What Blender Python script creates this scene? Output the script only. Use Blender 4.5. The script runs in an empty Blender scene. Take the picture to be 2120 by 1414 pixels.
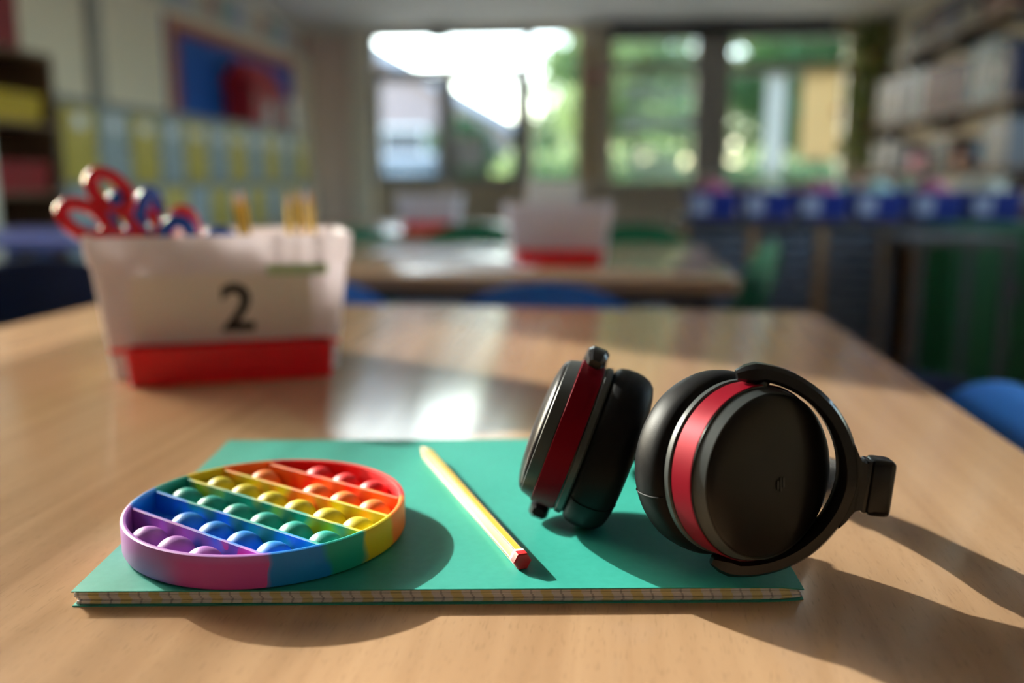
import bpy, bmesh, math, random
from mathutils import Vector, Matrix
random.seed(7)
PI = math.pi
scene = bpy.context.scene
C = scene.collection

# ------------------------------------------------------------------ camera
# World axes are the room's axes.  The camera stands 16.8 cm above the near
# table top and is turned 6.93 degrees away from the room's long axis.
FPX = 1848.0
PITCH = math.atan(331.0 / FPX)
YAW = math.radians(6.93)
T = 0.70                                   # table height
CAMZ = T + 0.168
cd = bpy.data.cameras.new('camera')
cd.sensor_width = 36.0
cd.lens = FPX / 2120.0 * 36.0
cd.clip_start = 0.02
cd.clip_end = 300
cd.dof.use_dof = True
cd.dof.focus_distance = 0.372
cd.dof.aperture_fstop = 3.2
cam = bpy.data.objects.new('camera', cd)
cam.location = (0, 0, CAMZ)
cam.rotation_euler = (PI / 2 - PITCH, 0, YAW)
C.objects.link(cam)
scene.camera = cam

# ------------------------------------------------------------------ light
SUN_EL = math.radians(24.0)
SUN_DIR = Vector((-0.826 * math.cos(SUN_EL), 0.563 * math.cos(SUN_EL), math.sin(SUN_EL)))  # towards the sun
SKY_STRENGTH = 1.8
world = bpy.data.worlds.new('sky'); scene.world = world
world.use_nodes = True
wt = world.node_tree; wt.nodes.clear()
sky = wt.nodes.new('ShaderNodeTexSky')
sky.sky_type = 'NISHITA'; sky.sun_disc = False
sky.sun_elevation = SUN_EL
sky.sun_rotation = math.atan2(SUN_DIR.x, SUN_DIR.y)
sky.air_density = 1.0; sky.dust_density = 2.0; sky.ozone_density = 1.0
bg = wt.nodes.new('ShaderNodeBackground'); bg.inputs[1].default_value = SKY_STRENGTH
wo = wt.nodes.new('ShaderNodeOutputWorld')
wt.links.new(sky.outputs[0], bg.inputs[0]); wt.links.new(bg.outputs[0], wo.inputs[0])
sd = bpy.data.lights.new('sun', 'SUN'); sd.energy = 11.5; sd.angle = math.radians(0.6)
sd.color = (1.0, 0.94, 0.85)
sun = bpy.data.objects.new('sun', sd); C.objects.link(sun)
sun.rotation_euler = SUN_DIR.to_track_quat('Z', 'Y').to_euler()
vs = scene.view_settings
vs.view_transform = 'Standard'; vs.look = 'None'; vs.gamma = 1.0; vs.exposure = 0.10
vs.use_curve_mapping = False

# ------------------------------------------------------------------ pixel -> place helpers
cth, sth = math.cos(PITCH), math.sin(PITCH)
cy, sy = math.cos(YAW), math.sin(YAW)
def cw(X, Y, z=0.0):
    """camera-aligned (right, forward) on the floor plan -> world"""
    return Vector((X * cy - Y * sy, X * sy + Y * cy, z))
def ray(px, py):
    u = (px - 1060) / FPX; v = (py - 707) / FPX
    d = cw(u, cth - v * sth); d.z = -(sth + v * cth)
    return d
CAM = Vector((0, 0, CAMZ))
def at_y(px, py, Y): d = ray(px, py); return CAM + d * (Y / d.y)
def at_x(px, py, X): d = ray(px, py); return CAM + d * (X / d.x)
def at_z(px, py, Z): d = ray(px, py); return CAM + d * ((Z - CAMZ) / d.z)

# ------------------------------------------------------------------ materials
def newmat(name):
    m = bpy.data.materials.new(name); m.use_nodes = True
    nt = m.node_tree
    return m, nt, nt.nodes['Principled BSDF'], nt.nodes, nt.links
MATS = {}
def mat(name, col, rough=0.5, metal=0.0, spec=0.5, var=0.06, scale=12.0, bump=0.0, bscale=200.0, coat=0.0, trans=0.0, sss=0.0):
    """plain material with a little procedural mottling, optional fine relief"""
    if name in MATS: return MATS[name]
    m, nt, b, N, L = newmat(name)
    tc = N.new('ShaderNodeTexCoord')
    nz = N.new('ShaderNodeTexNoise'); nz.inputs['Scale'].default_value = scale; nz.inputs['Detail'].default_value = 3
    L.new(tc.outputs['Object'], nz.inputs['Vector'])
    mx = N.new('ShaderNodeMix'); mx.data_type = 'RGBA'
    c0 = [max(0, x * (1 - var)) for x in col]; c1 = [min(1, x * (1 + var)) for x in col]
    mx.inputs[6].default_value = (*c0, 1); mx.inputs[7].default_value = (*c1, 1)
    L.new(nz.outputs['Fac'], mx.inputs[0]); L.new(mx.outputs[2], b.inputs['Base Color'])
    b.inputs['Roughness'].default_value = rough; b.inputs['Metallic'].default_value = metal
    b.inputs['Specular IOR Level'].default_value = spec
    if coat: b.inputs['Coat Weight'].default_value = coat; b.inputs['Coat Roughness'].default_value = 0.15
    if sss:
        b.inputs['Subsurface Weight'].default_value = sss; b.inputs['Subsurface Radius'].default_value = (1, 0.8, 0.7)
        b.inputs['Subsurface Scale'].default_value = 0.004
    if bump:
        n2 = N.new('ShaderNodeTexNoise'); n2.inputs['Scale'].default_value = bscale; n2.inputs['Detail'].default_value = 4
        L.new(tc.outputs['Object'], n2.inputs['Vector'])
        bp = N.new('ShaderNodeBump'); bp.inputs['Strength'].default_value = bump; bp.inputs['Distance'].default_value = 0.001
        L.new(n2.outputs['Fac'], bp.inputs['Height']); L.new(bp.outputs[0], b.inputs['Normal'])
    if trans:
        tr = N.new('ShaderNodeBsdfTranslucent'); L.new(mx.outputs[2], tr.inputs[0])
        ms = N.new('ShaderNodeMixShader'); ms.inputs[0].default_value = trans
        out = N['Material Output']
        L.new(b.outputs[0], ms.inputs[1]); L.new(tr.outputs[0], ms.inputs[2]); L.new(ms.outputs[0], out.inputs[0])
    MATS[name] = m
    return m

def wood(name, c0, c1, rough=0.3, grain=(55, 2.6, 55), pores=0.5):
    m, nt, b, N, L = newmat(name)
    tc = N.new('ShaderNodeTexCoord')
    mp = N.new('ShaderNodeMapping'); mp.inputs['Scale'].default_value = grain
    L.new(tc.outputs['Object'], mp.inputs['Vector'])
    n1 = N.new('ShaderNodeTexNoise'); n1.inputs['Scale'].default_value = 1.0; n1.inputs['Detail'].default_value = 5; n1.inputs['Distortion'].default_value = 0.8
    L.new(mp.outputs[0], n1.inputs['Vector'])
    mp2 = N.new('ShaderNodeMapping'); mp2.inputs['Scale'].default_value = (grain[0] * 18, grain[1] * 45, grain[2] * 18)
    L.new(tc.outputs['Object'], mp2.inputs['Vector'])
    n2 = N.new('ShaderNodeTexNoise'); n2.inputs['Scale'].default_value = 1.0; n2.inputs['Detail'].default_value = 2
    L.new(mp2.outputs[0], n2.inputs['Vector'])
    cr = N.new('ShaderNodeValToRGB')
    cr.color_ramp.elements[0].position = 0.3; cr.color_ramp.elements[0].color = (*c0, 1)
    cr.color_ramp.elements[1].position = 0.7; cr.color_ramp.elements[1].color = (*c1, 1)
    L.new(n1.outputs['Fac'], cr.inputs[0])
    pr = N.new('ShaderNodeValToRGB')
    pr.color_ramp.elements[0].position = 0.28; pr.color_ramp.elements[0].color = (1 - pores, 1 - pores, 1 - pores, 1)
    pr.color_ramp.elements[1].position = 0.42; pr.color_ramp.elements[1].color = (1, 1, 1, 1)
    L.new(n2.outputs['Fac'], pr.inputs[0])
    mx = N.new('ShaderNodeMix'); mx.data_type = 'RGBA'; mx.blend_type = 'MULTIPLY'; mx.inputs[0].default_value = 0.35
    L.new(cr.outputs[0], mx.inputs[6]); L.new(pr.outputs[0], mx.inputs[7])
    L.new(mx.outputs[2], b.inputs['Base Color'])
    b.inputs['Roughness'].default_value = rough
    bp = N.new('ShaderNodeBump'); bp.inputs['Strength'].default_value = 0.02; bp.inputs['Distance'].default_value = 0.0003
    L.new(n2.outputs['Fac'], bp.inputs['Height']); L.new(bp.outputs[0], b.inputs['Normal'])
    MATS[name] = m
    return m

def glass_mat():
    m, nt, b, N, L = newmat('window_glass')
    N.remove(b)
    tr = N.new('ShaderNodeBsdfTransparent'); tr.inputs[0].default_value = (0.93, 0.96, 0.95, 1)
    gl = N.new('ShaderNodeBsdfGlossy'); gl.inputs['Roughness'].default_value = 0.03
    fr = N.new('ShaderNodeFresnel'); fr.inputs[0].default_value = 1.3
    ms = N.new('ShaderNodeMixShader')
    L.new(fr.outputs[0], ms.inputs[0]); L.new(tr.outputs[0], ms.inputs[1]); L.new(gl.outputs[0], ms.inputs[2])
    L.new(ms.outputs[0], N['Material Output'].inputs[0])
    return m
M_GLASS = glass_mat()
M_TABLE = wood('beech_laminate', (0.465, 0.278, 0.155), (0.58, 0.365, 0.213), rough=0.165)
M_TABLE.node_tree.nodes['Principled BSDF'].inputs['Specular IOR Level'].default_value = 0.32
M_LIP = mat('table_edge_lipping', (0.42, 0.27, 0.16), 0.4)
M_STEEL = mat('grey_painted_steel', (0.055, 0.055, 0.06), 0.4, spec=0.5)
M_WOOD = wood('pine_carcass', (0.36, 0.20, 0.09), (0.46, 0.27, 0.13), rough=0.45, grain=(20, 20, 2))
M_DWOOD = wood('dark_shelf_wood', (0.12, 0.06, 0.03), (0.18, 0.095, 0.05), rough=0.5, grain=(20, 2, 20))
M_BLUEP = mat('blue_chair_plastic', (0.018, 0.16, 0.60), 0.38, var=0.04)
M_NAVYP = mat('navy_chair_plastic', (0.008, 0.022, 0.085), 0.4, var=0.04)
M_GREENP = mat('green_chair_plastic', (0.004, 0.15, 0.062), 0.4, var=0.04)
M_WALL = mat('cream_wall_paint', (0.80, 0.71, 0.56), 0.8, var=0.03, scale=3, bump=0.2, bscale=300)
M_PIER = mat('brown_wall_paint', (0.74, 0.56, 0.46), 0.8, var=0.04, scale=3)
M_CEIL = mat('ceiling_paint', (0.90, 0.88, 0.85), 0.9, var=0.02, scale=4)
M_FLOOR = mat('carpet_tile', (0.20, 0.18, 0.18), 0.95, var=0.3, scale=120)
M_FRAME = mat('cream_window_frame', (0.84, 0.75, 0.60), 0.45)
M_GFRAME = mat('grey_window_frame', (0.36, 0.34, 0.31), 0.45)
M_WHITE = mat('white_plastic', (0.78, 0.76, 0.72), 0.4)
M_PAPER = mat('white_paper', (0.80, 0.80, 0.80), 0.8)
M_BLACKT = mat('dark_blind_box', (0.015, 0.017, 0.025), 0.5)

# ------------------------------------------------------------------ mesh helpers
def mesh_from(bm, name, smooth=None):
    bmesh.ops.recalc_face_normals(bm, faces=bm.faces)
    me = bpy.data.meshes.new(name); bm.to_mesh(me); bm.free()
    if smooth is not None:
        for p in me.polygons: p.use_smooth = True
        me.set_sharp_from_angle(angle=math.radians(smooth))
    return me
def box(bm, cx, cy_, cz, sx, sy_, sz, rot=None):
    r = bmesh.ops.create_cube(bm, size=1.0)
    vs_ = r['verts']
    bmesh.ops.scale(bm, verts=vs_, vec=(sx, sy_, sz))
    if rot is not None: bmesh.ops.rotate(bm, verts=vs_, cent=(0, 0, 0), matrix=rot)
    bmesh.ops.translate(bm, verts=vs_, vec=(cx, cy_, cz))
    return vs_
def bevel_all(bm, w, seg=2, ang=30):
    es = [e for e in bm.edges if len(e.link_faces) == 2 and e.calc_face_angle(0) > math.radians(ang)]
    bmesh.ops.bevel(bm, geom=es, offset=w, segments=seg, profile=0.6, affect='EDGES')
def box_mesh(sx, sy_, sz, bev=0.0, seg=2, base=True):
    """box standing on z=0 (base) or centred"""
    bm = bmesh.new(); box(bm, 0, 0, sz / 2 if base else 0, sx, sy_, sz)
    if bev: bevel_all(bm, bev, seg)
    return mesh_from(bm, 'box', 35 if bev else None)
def loft(rings, close=True, cap=True, smooth=40, loop=False):
    bm = bmesh.new(); V = [[bm.verts.new(p) for p in r] for r in rings]
    n = len(rings[0]); nr = len(rings)
    for i in range(nr if loop else nr - 1):
        for j in range(n if close else n - 1):
            a, b = V[i], V[(i + 1) % nr]
            bm.faces.new((a[j], a[(j + 1) % n], b[(j + 1) % n], b[j]))
    if cap and close and not loop:
        bm.faces.new(V[0][::-1]); bm.faces.new(V[-1])
    return mesh_from(bm, 'loft', smooth)
def lathe(profile, seg=96, smooth=30, axis='Z'):
    """profile: list of (radius, z).  radius 0 ends are closed to a point"""
    bm = bmesh.new(); rings = []
    for r, z in profile:
        if r < 1e-7: rings.append([bm.verts.new((0, 0, z))])
        else: rings.append([bm.verts.new((r * math.cos(2 * PI * k / seg), r * math.sin(2 * PI * k / seg), z)) for k in range(seg)])
    for a, b in zip(rings[:-1], rings[1:]):
        for k in range(seg):
            k2 = (k + 1) % seg
            if len(a) == 1 and len(b) == 1: continue
            if len(a) == 1: bm.faces.new((a[0], b[k], b[k2]))
            elif len(b) == 1: bm.faces.new((a[k], b[0], a[k2]))
            else: bm.faces.new((a[k], b[k], b[k2], a[k2]))
    return mesh_from(bm, 'lathe', smooth)
def tube(pts, r, seg=12, smooth=50, loop=False, flat=1.0):
    """round tube along points; r may be a list; flat squashes along the second frame axis"""
    pts = [Vector(p) for p in pts]; n = len(pts)
    rr = r if isinstance(r, (list, tuple)) else [r] * n
    rings = []; up = None
    for i, p in enumerate(pts):
        if loop: t = (pts[(i + 1) % n] - pts[i - 1]).normalized()
        else: t = (pts[min(i + 1, n - 1)] - pts[max(i - 1, 0)]).normalized()
        if up is None:
            up = Vector((0, 0, 1)) if abs(t.z) < 0.9 else Vector((1, 0, 0))
        a = t.cross(up).normalized(); b = a.cross(t).normalized(); up = b
        rings.append([p + a * rr[i] * math.cos(2 * PI * k / seg) + b * rr[i] * flat * math.sin(2 * PI * k / seg) for k in range(seg)])
    return loft(rings, smooth=smooth, loop=loop)
def obj(name, me, m, parent=None, loc=(0, 0, 0), rot=(0, 0, 0), label=None):
    o = bpy.data.objects.new(name, me)
    if m is not None and len(me.materials) == 0: me.materials.append(m)
    C.objects.link(o)
    o.parent = parent; o.location = loc; o.rotation_euler = rot
    if label: o['label'] = label
    return o
def objm(name, me, m, parent=None, loc=(0, 0, 0), rot=(0, 0, 0), label=None):
    """like obj, material on the object so that alike pieces share one mesh"""
    o = bpy.data.objects.new(name, me)
    if len(me.materials) == 0: me.materials.append(m)
    C.objects.link(o); o.parent = parent; o.location = loc; o.rotation_euler = rot
    o.material_slots[0].link = 'OBJECT'; o.material_slots[0].material = m
    if label: o['label'] = label
    return o
def tag(o, label, cat, group=None):
    o['label'] = label; o['category'] = cat
    if group: o['group'] = group
    return o
def thing(name, label, cat, loc=(0, 0, 0), rz=0.0, group=None, rot=None):
    o = bpy.data.objects.new(name, None); o.empty_display_size = 0.05
    C.objects.link(o); o.location = loc
    o.rotation_euler = rot if rot is not None else (0, 0, rz)
    return tag(o, label, cat, group)
def struct(name, me, m, loc=(0, 0, 0), rot=(0, 0, 0)):
    o = obj(name, me, m, None, loc, rot); o['kind'] = 'structure'; return o
def structe(name, loc=(0, 0, 0)):
    o = bpy.data.objects.new(name, None); C.objects.link(o); o.location = loc; o['kind'] = 'structure'; return o
def bx(name, x0, x1, y0, y1, z0, z1, m, parent=None, bev=0.0, label=None):
    """box by its extents (in the parent's space)"""
    me = box_mesh(abs(x1 - x0), abs(y1 - y0), abs(z1 - z0), bev)
    return obj(name, me, m, parent, ((x0 + x1) / 2, (y0 + y1) / 2, min(z0, z1)), label=label)

# ================================================================== the setting
BY, XL, XR, XN, YB, ZC = 9.0, -3.13, 2.42, -2.2, -2.2, 2.36
YJ = 2.85                                   # the near left wall ends here and steps back
def boxes_mesh(lst):
    bm = bmesh.new()
    for x0, x1, y0, y1, z0, z1 in lst:
        box(bm, (x0 + x1) / 2, (y0 + y1) / 2, (z0 + z1) / 2, x1 - x0, y1 - y0, z1 - z0)
    return mesh_from(bm, 'boxes')
struct('floor', boxes_mesh([(XL - .2, XR + .2, YB - .2, BY + .2, -0.1, 0)]), M_FLOOR)
struct('ceiling', boxes_mesh([(XN - .1, XR + .2, YB - .2, YJ, ZC, ZC + 0.15), (XL - .2, XR + .2, YJ + .7, BY + .2, ZC, ZC + 0.15), (XN - .1, XR + .2, YJ, YJ + .7, ZC, ZC + 0.15)]), M_CEIL)
bm = bmesh.new()                            # ceiling over the splayed corner
for z in (ZC, ZC + .15): pass
V = [[bm.verts.new(q + (z,)) for q in ((XN - .1, YJ + .0), (XN - .1, YJ + .7), (XL - .2, YJ + .7))] for z in (ZC, ZC + .15)]
bm.faces.new(V[0]); bm.faces.new(V[1])
for i in range(3): bm.faces.new((V[0][i], V[0][(i + 1) % 3], V[1][(i + 1) % 3], V[1][i]))
struct('ceiling_corner', mesh_from(bm, 'c'), M_CEIL)
RY0, RY1, RZ0, RZ1 = 2.4, 5.5, 0.85, 2.30    # unseen opening added in the right wall to daylight the far end
struct('wall_right', boxes_mesh([(XR, XR + .2, YB, RY0, 0, ZC), (XR, XR + .2, RY1, BY + .2, 0, ZC), (XR, XR + .2, RY0, RY1, 0, RZ0), (XR, XR + .2, RY0, RY1, RZ1, ZC)]), M_WALL)
struct('wall_left', boxes_mesh([(XL - .2, XL, YJ + .75, BY + .2, 0, ZC)]), M_WALL)
bm = bmesh.new()                            # unseen wall joining the two left walls, angled to let the sun past
V = [[bm.verts.new(q + (z,)) for q in ((XN, YJ), (XN, YJ + .12), (XL, YJ + .82), (XL - .2, YJ + .82), (XN - .1, YJ))] for z in (0, ZC)]
bm.faces.new(V[0]); bm.faces.new(V[1])
for i in range(5): bm.faces.new((V[0][i], V[0][(i + 1) % 5], V[1][(i + 1) % 5], V[1][i]))
struct('wall_left_splay', mesh_from(bm, 'w'), M_WALL)
WY0, WY1, WZ0, WZ1 = 0.95, 2.47, 0.95, 2.26  # near window opening
struct('wall_left_near', boxes_mesh([(XN - .1, XN, YB, WY0, 0, ZC), (XN - .1, XN, WY1, YJ, 0, ZC),
        (XN - .1, XN, WY0, WY1, 0, WZ0), (XN - .1, XN, WY0, WY1, WZ1, ZC)]), M_WALL)
struct('wall_front', boxes_mesh([(XN - .1, XR, YB - .2, YB, 0, ZC)]), mat('pale_wall_paint', (0.66, 0.62, 0.60), .8, var=.03, scale=3))
struct('wall_back', boxes_mesh([(XL, -2.70, BY, BY + .2, 0, ZC), (-2.70, -0.23, BY, BY + .2, 2.31, ZC),
        (-0.93, 2.12, BY, BY + .2, 0, 0.83), (-0.23, -0.15, BY, BY + .2, 0.83, ZC),
        (-0.15, 2.12, BY, BY + .2, 2.25, ZC), (2.12, XR, BY, BY + .2, 0, ZC)]), M_WALL)
# brown pin-up surface on the pier left of the doors
p = bx('pin_board', XL + .02, -2.74, BY - .025, BY - .002, 0.3, 2.28, M_PIER, None)
tag(p, 'tall plain brown pin board on the pier beside the glazed doors', 'board')
bx('trim_1', XL + .002, XL + .04, 5.1, 5.22, 0, ZC, mat('grey_trim', (0.33, 0.31, 0.28), .6)).__setitem__('kind', 'structure')

def pane(parent, x0, x1, y0, y1, z0, z1):
    return bx('pane', x0, x1, y0, y1, z0, z1, M_GLASS, parent)
def framed(parent, x0, x1, z0, z1, y, w, m, name='frame', d=0.06):
    """four frame bars round an opening in a wall across y"""
    bm = bmesh.new()
    for a in ((x0, x0 + w, z0, z1), (x1 - w, x1, z0, z1), (x0 + w, x1 - w, z0, z0 + w), (x0 + w, x1 - w, z1 - w, z1)):
        box(bm, (a[0] + a[1]) / 2, y, (a[2] + a[3]) / 2, a[1] - a[0], d, a[3] - a[2])
    o = obj(name, mesh_from(bm, 'frame'), m, parent)
    pane(parent, x0 + w, x1 - w, y - .003, y + .003, z0 + w, z1 - w)
    return o
# glazed double door with a wide transom light
yw = BY + 0.06
w1 = structe('window_1')
framed(w1, -2.52, -0.93, 1.94, 2.31, yw, 0.05, M_GFRAME)
bx('jamb', -2.70, -2.52, yw - .12, yw + .08, 0, 2.31, M_FRAME, w1)
bx('jamb', -1.00, -0.93, yw - .06, yw + .08, 0, 1.92, M_GFRAME, w1)
for n_, (a, b) in enumerate(((-2.52, -1.76), (-1.76, -1.00))):
    d = structe('door_%d' % (n_ + 1))
    framed(d, a, b, 0.85, 1.93, yw, 0.085, M_GFRAME, 'glazing_frame')
    bx('kick_panel', a + .01, b - .01, yw - .02, yw + .02, 0.02, 0.85, mat('door_panel', (0.55, 0.43, 0.29), .5), d)
    obj('handle', tube([(b - .1 if n_ == 0 else a + .1, yw - .05, 0.95), (b - .1 if n_ == 0 else a + .1, yw - .05, 1.15)], 0.012), M_STEEL, d)
bx('door_closer', -1.90, -1.72, yw - .14, yw - .05, 2.22, 2.30, M_STEEL, w1)
w2 = structe('window_2')
framed(w2, -0.93, -0.42, 0.83, 2.31, yw, 0.04, M_FRAME)
bx('mullion', -0.42, -0.23, yw - .10, yw + .08, 0, 2.31, M_FRAME, w2)
w3 = structe('window_3')
framed(w3, -0.15, 0.72, 0.83, 1.96, yw, 0.05, M_GFRAME)
framed(w3, -0.15, 0.72, 1.96, 2.25, yw, 0.05, M_GFRAME, 'vent_frame')
bx('mullion', 0.72, 0.96, yw - .05, yw + .08, 0.83, 2.25, M_GFRAME, w3)
framed(w3, 0.96, 2.12, 0.83, 1.93, yw, 0.05, M_GFRAME)
framed(w3, 0.96, 2.12, 1.93, 2.25, yw, 0.05, M_GFRAME, 'vent_frame')
bx('sill', -0.93, 2.12, BY - .14, BY + .02, 0.79, 0.83, M_FRAME, w3)
b_ = bx('blind_box', -0.13, 1.93, BY - .10, BY - .01, 2.23, 2.33, M_BLACKT)
tag(b_, 'long dark roller blind cassette above the right-hand window', 'blind')
# near left window (the sun comes in here) with slats added to dim the table's left side
w4 = structe('window_4')
bm = bmesh.new()
xm = XN - .05
for y0, y1, z0, z1 in ((WY0, WY0 + .05, WZ0, WZ1), (WY1 - .02, WY1, WZ0, WZ1), (WY0, WY1, WZ0, WZ0 + .05), (WY0, WY1, WZ1 - .05, WZ1),
                       (1.20, 1.25, WZ0, WZ1)):
    box(bm, xm, (y0 + y1) / 2, (z0 + z1) / 2, .06, y1 - y0, z1 - z0)
obj('frame', mesh_from(bm, 'frame'), M_FRAME, w4)
pane(w4, xm - .003, xm + .003, WY0 + .05, WY1 - .02, WZ0 + .05, WZ1 - .05)
SLAT_M = {h_: box_mesh(0.004, WY1 - WY0 - 0.08, h_, base=False) for h_ in (.0050, .0090, .0166)}
for k in range(32):                          # unseen shading slats, tallest in the middle to dim the table most there
    z_ = 1.27 + k * 0.0175
    h_ = .0050 if z_ < 1.585 else (.0166 if z_ < 1.755 else .0090)
    obj('shade_slat', SLAT_M[h_], M_FRAME, w4, (xm + .05, (WY0 + WY1) / 2 + .01, z_))
w5 = structe('fill_window')  # added out of view for daylight fill
bm = bmesh.new(); xr = XR + .1
for y0, y1, z0, z1 in ((RY0, RY0 + .05, RZ0, RZ1), (RY1 - .05, RY1, RZ0, RZ1), (RY0, RY1, RZ0, RZ0 + .05), (RY0, RY1, RZ1 - .05, RZ1), (4.07, 4.13, RZ0, RZ1)):
    box(bm, xr, (y0 + y1) / 2, (z0 + z1) / 2, .06, y1 - y0, z1 - z0)
obj('frame', mesh_from(bm, 'frame'), M_FRAME, w5)
pane(w5, xr - .003, xr + .003, RY0 + .05, RY1 - .05, RZ0 + .05, RZ1 - .05)

# ================================================================== outside
struct('ground', boxes_mesh([(-60, 60, -40, 80, -0.25, -0.15)]), mat('playground_paving', (0.50, 0.48, 0.44), .9, var=.2, scale=2))
lawn = struct('lawn', boxes_mesh([(-3, 30, 13, 60, -0.15, -0.10)]), mat('lawn_grass', (0.10, 0.20, 0.04), .9, var=.3, scale=20))
# house beyond the doors
M_BRICK = mat('pale_pink_brick', (0.30, 0.23, 0.215), .9, var=.15, scale=14)
M_ROOF = mat('grey_slate_roof', (0.36, 0.38, 0.43), .6, var=.1, scale=9)
hb = thing('house', 'pale pink house with a grey sloping roof seen through the glazed doors', 'house', (-6.6, 23, -0.15))
GB = [(-3.3, 0), (3.7, 0), (3.7, 2.3), (0.2, 4.2), (-3.3, 2.3)]
obj('wall', loft([[(x, y, z) for x, z in GB] for y in (0, 7)], smooth=None), M_BRICK, hb)
for sgn, xe in ((-1, -3.7), (1, 4.1)):
    ze = 4.2 - (abs(xe - .2)) * .543
    obj('roof_slope', loft([[(.2, y, 4.22), (xe, y, ze + .02), (xe, y, ze + .30), (.2, y, 4.52)] for y in (-.35, 7.35)], smooth=None), M_ROOF, hb)
for k in range(2):
    wd = bx('window', -2.4 + k * 2.8, -1.2 + k * 2.8, -.06, 0.0, 1.2, 2.4, M_WHITE, hb)
    bx('window_pane', -.52, .52, -.05, -.03, .08, 1.12, mat('dark_pane', (0.05, 0.06, 0.08), .1), wd)
bx('house_door', 2.0, 2.8, -.05, 0, 0, 2.0, mat('house_door', (0.10, 0.14, 0.18), .5), hb)
sh = thing('garden_shed', 'dark blue-grey garden shed in front of the pale house', 'shed', (-4.35, 18.0, -0.15))
bx('wall', -.8, .8, 0, 1.4, 0, 1.45, mat('shed_paint', (0.10, 0.13, 0.16), .8), sh)
bm = bmesh.new(); box(bm, 0, .7, 1.52, 1.9, 1.7, .12, Matrix.Rotation(.0, 3, 'Y')); obj('roof', mesh_from(bm, 'r'), M_ROOF, sh)
bx('shed_door', -.3, .3, -.03, 0, .05, 1.3, mat('shed_door', (0.16, 0.19, 0.22), .8), sh)
# leaves
def leaf_cloud(n, blobs, size, seed):
    rnd = random.Random(seed); bm = bmesh.new()
    tot = sum(b[3] * b[4] * b[5] for b in blobs)
    for bx_, by_, bz_, rx, ry, rz in blobs:
        for _ in range(int(n * rx * ry * rz / tot)):
            v = Vector((rnd.gauss(0, 1), rnd.gauss(0, 1), rnd.gauss(0, 1))).normalized() * (0.55 + 0.45 * rnd.random())
            c = Vector((bx_ + v.x * rx, by_ + v.y * ry, bz_ + v.z * rz))
            a = Vector((rnd.gauss(0, 1), rnd.gauss(0, 1), rnd.gauss(0, 1))).normalized()
            b = a.orthogonal().normalized(); s = size * (0.6 + 0.8 * rnd.random())
            q = [bm.verts.new(c + a * s), bm.verts.new(c + b * s * .5), bm.verts.new(c - a * s), bm.verts.new(c - b * s * .5)]
            bm.faces.new(q)
    me = bpy.data.meshes.new('leaves'); bm.to_mesh(me); bm.free(); return me
M_LEAF = [mat('leaf_mid', (0.13, 0.21, 0.07), .6, var=.35, scale=.8, trans=.35), mat('leaf_pale', (0.20, 0.28, 0.11), .6, var=.3, scale=.8, trans=.4),
          mat('leaf_dark', (0.045, 0.11, 0.035), .6, var=.3, scale=.8, trans=.25)]
rt = random.Random(3)
crowns = []
for s in range(3):
    bl = [(rt.uniform(-1.1, 1.1), rt.uniform(-1, 1), 3.0 + rt.uniform(-1.0, 1.6), rt.uniform(.7, 1.2), rt.uniform(.7, 1.2), rt.uniform(.6, 1.0)) for _ in range(9)]
    crowns.append(leaf_cloud(5200, bl, 0.13, s))
M_BARK = mat('bark', (0.10, 0.07, 0.05), .9)
trunk = tube([(0, 0, 0), (.05, 0, 1.2), (-.05, .05, 2.4), (.1, 0, 3.4)], [.16, .13, .10, .05])
tree_spec = [(0.2, 17.5, 0.85, 1, 'pale green leafy tree nearest the middle window pane'),
             (1.9, 19.5, 1.15, 0, 'mid-green tree filling the pane left of the thick grey mullion'),
             (3.2, 16.5, 0.95, 2, 'dark evergreen tree standing behind the right-hand window pane'),
             (5.2, 24.5, 1.2, 1, 'tall pale tree far behind the cream blind panel'),
             (-1.2, 33.5, 1.2, 0, 'small mid-green tree beside the roof of the pale house'),
             (-3.5, 20.9, 0.5, 2, 'small dark evergreen right beside the pale house'),
             (-1.1, 20.6, 0.58, 0, 'small mid-green tree right of the dark evergreen, seen past the doors'),
             (6.4, 18.5, 1.0, 0, 'mid-green tree outside at the far right end of the windows')]
for i, (x, y, s, mi, lab) in enumerate(tree_spec):
    t = thing('tree', lab, 'tree', (x, y, -.15), i * 1.3, 'trees outside the windows')
    t.scale = (s, s, s)
    objm('crown', crowns[i % 3], M_LEAF[mi], t); obj('trunk', trunk, M_BARK, t)
hg = thing('hedge', 'long clipped green hedge across the lawn outside', 'hedge', (2.0, 14.6, -.15))
obj('foliage', leaf_cloud(9000, [(-3.6 + k * .75, 0, .75, .55, .45, .85) for k in range(11)], 0.09, 11), M_LEAF[1], hg)
bx('woody_core', -3.8, 4.0, -.2, .2, 0, 1.25, M_LEAF[2], hg)

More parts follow.
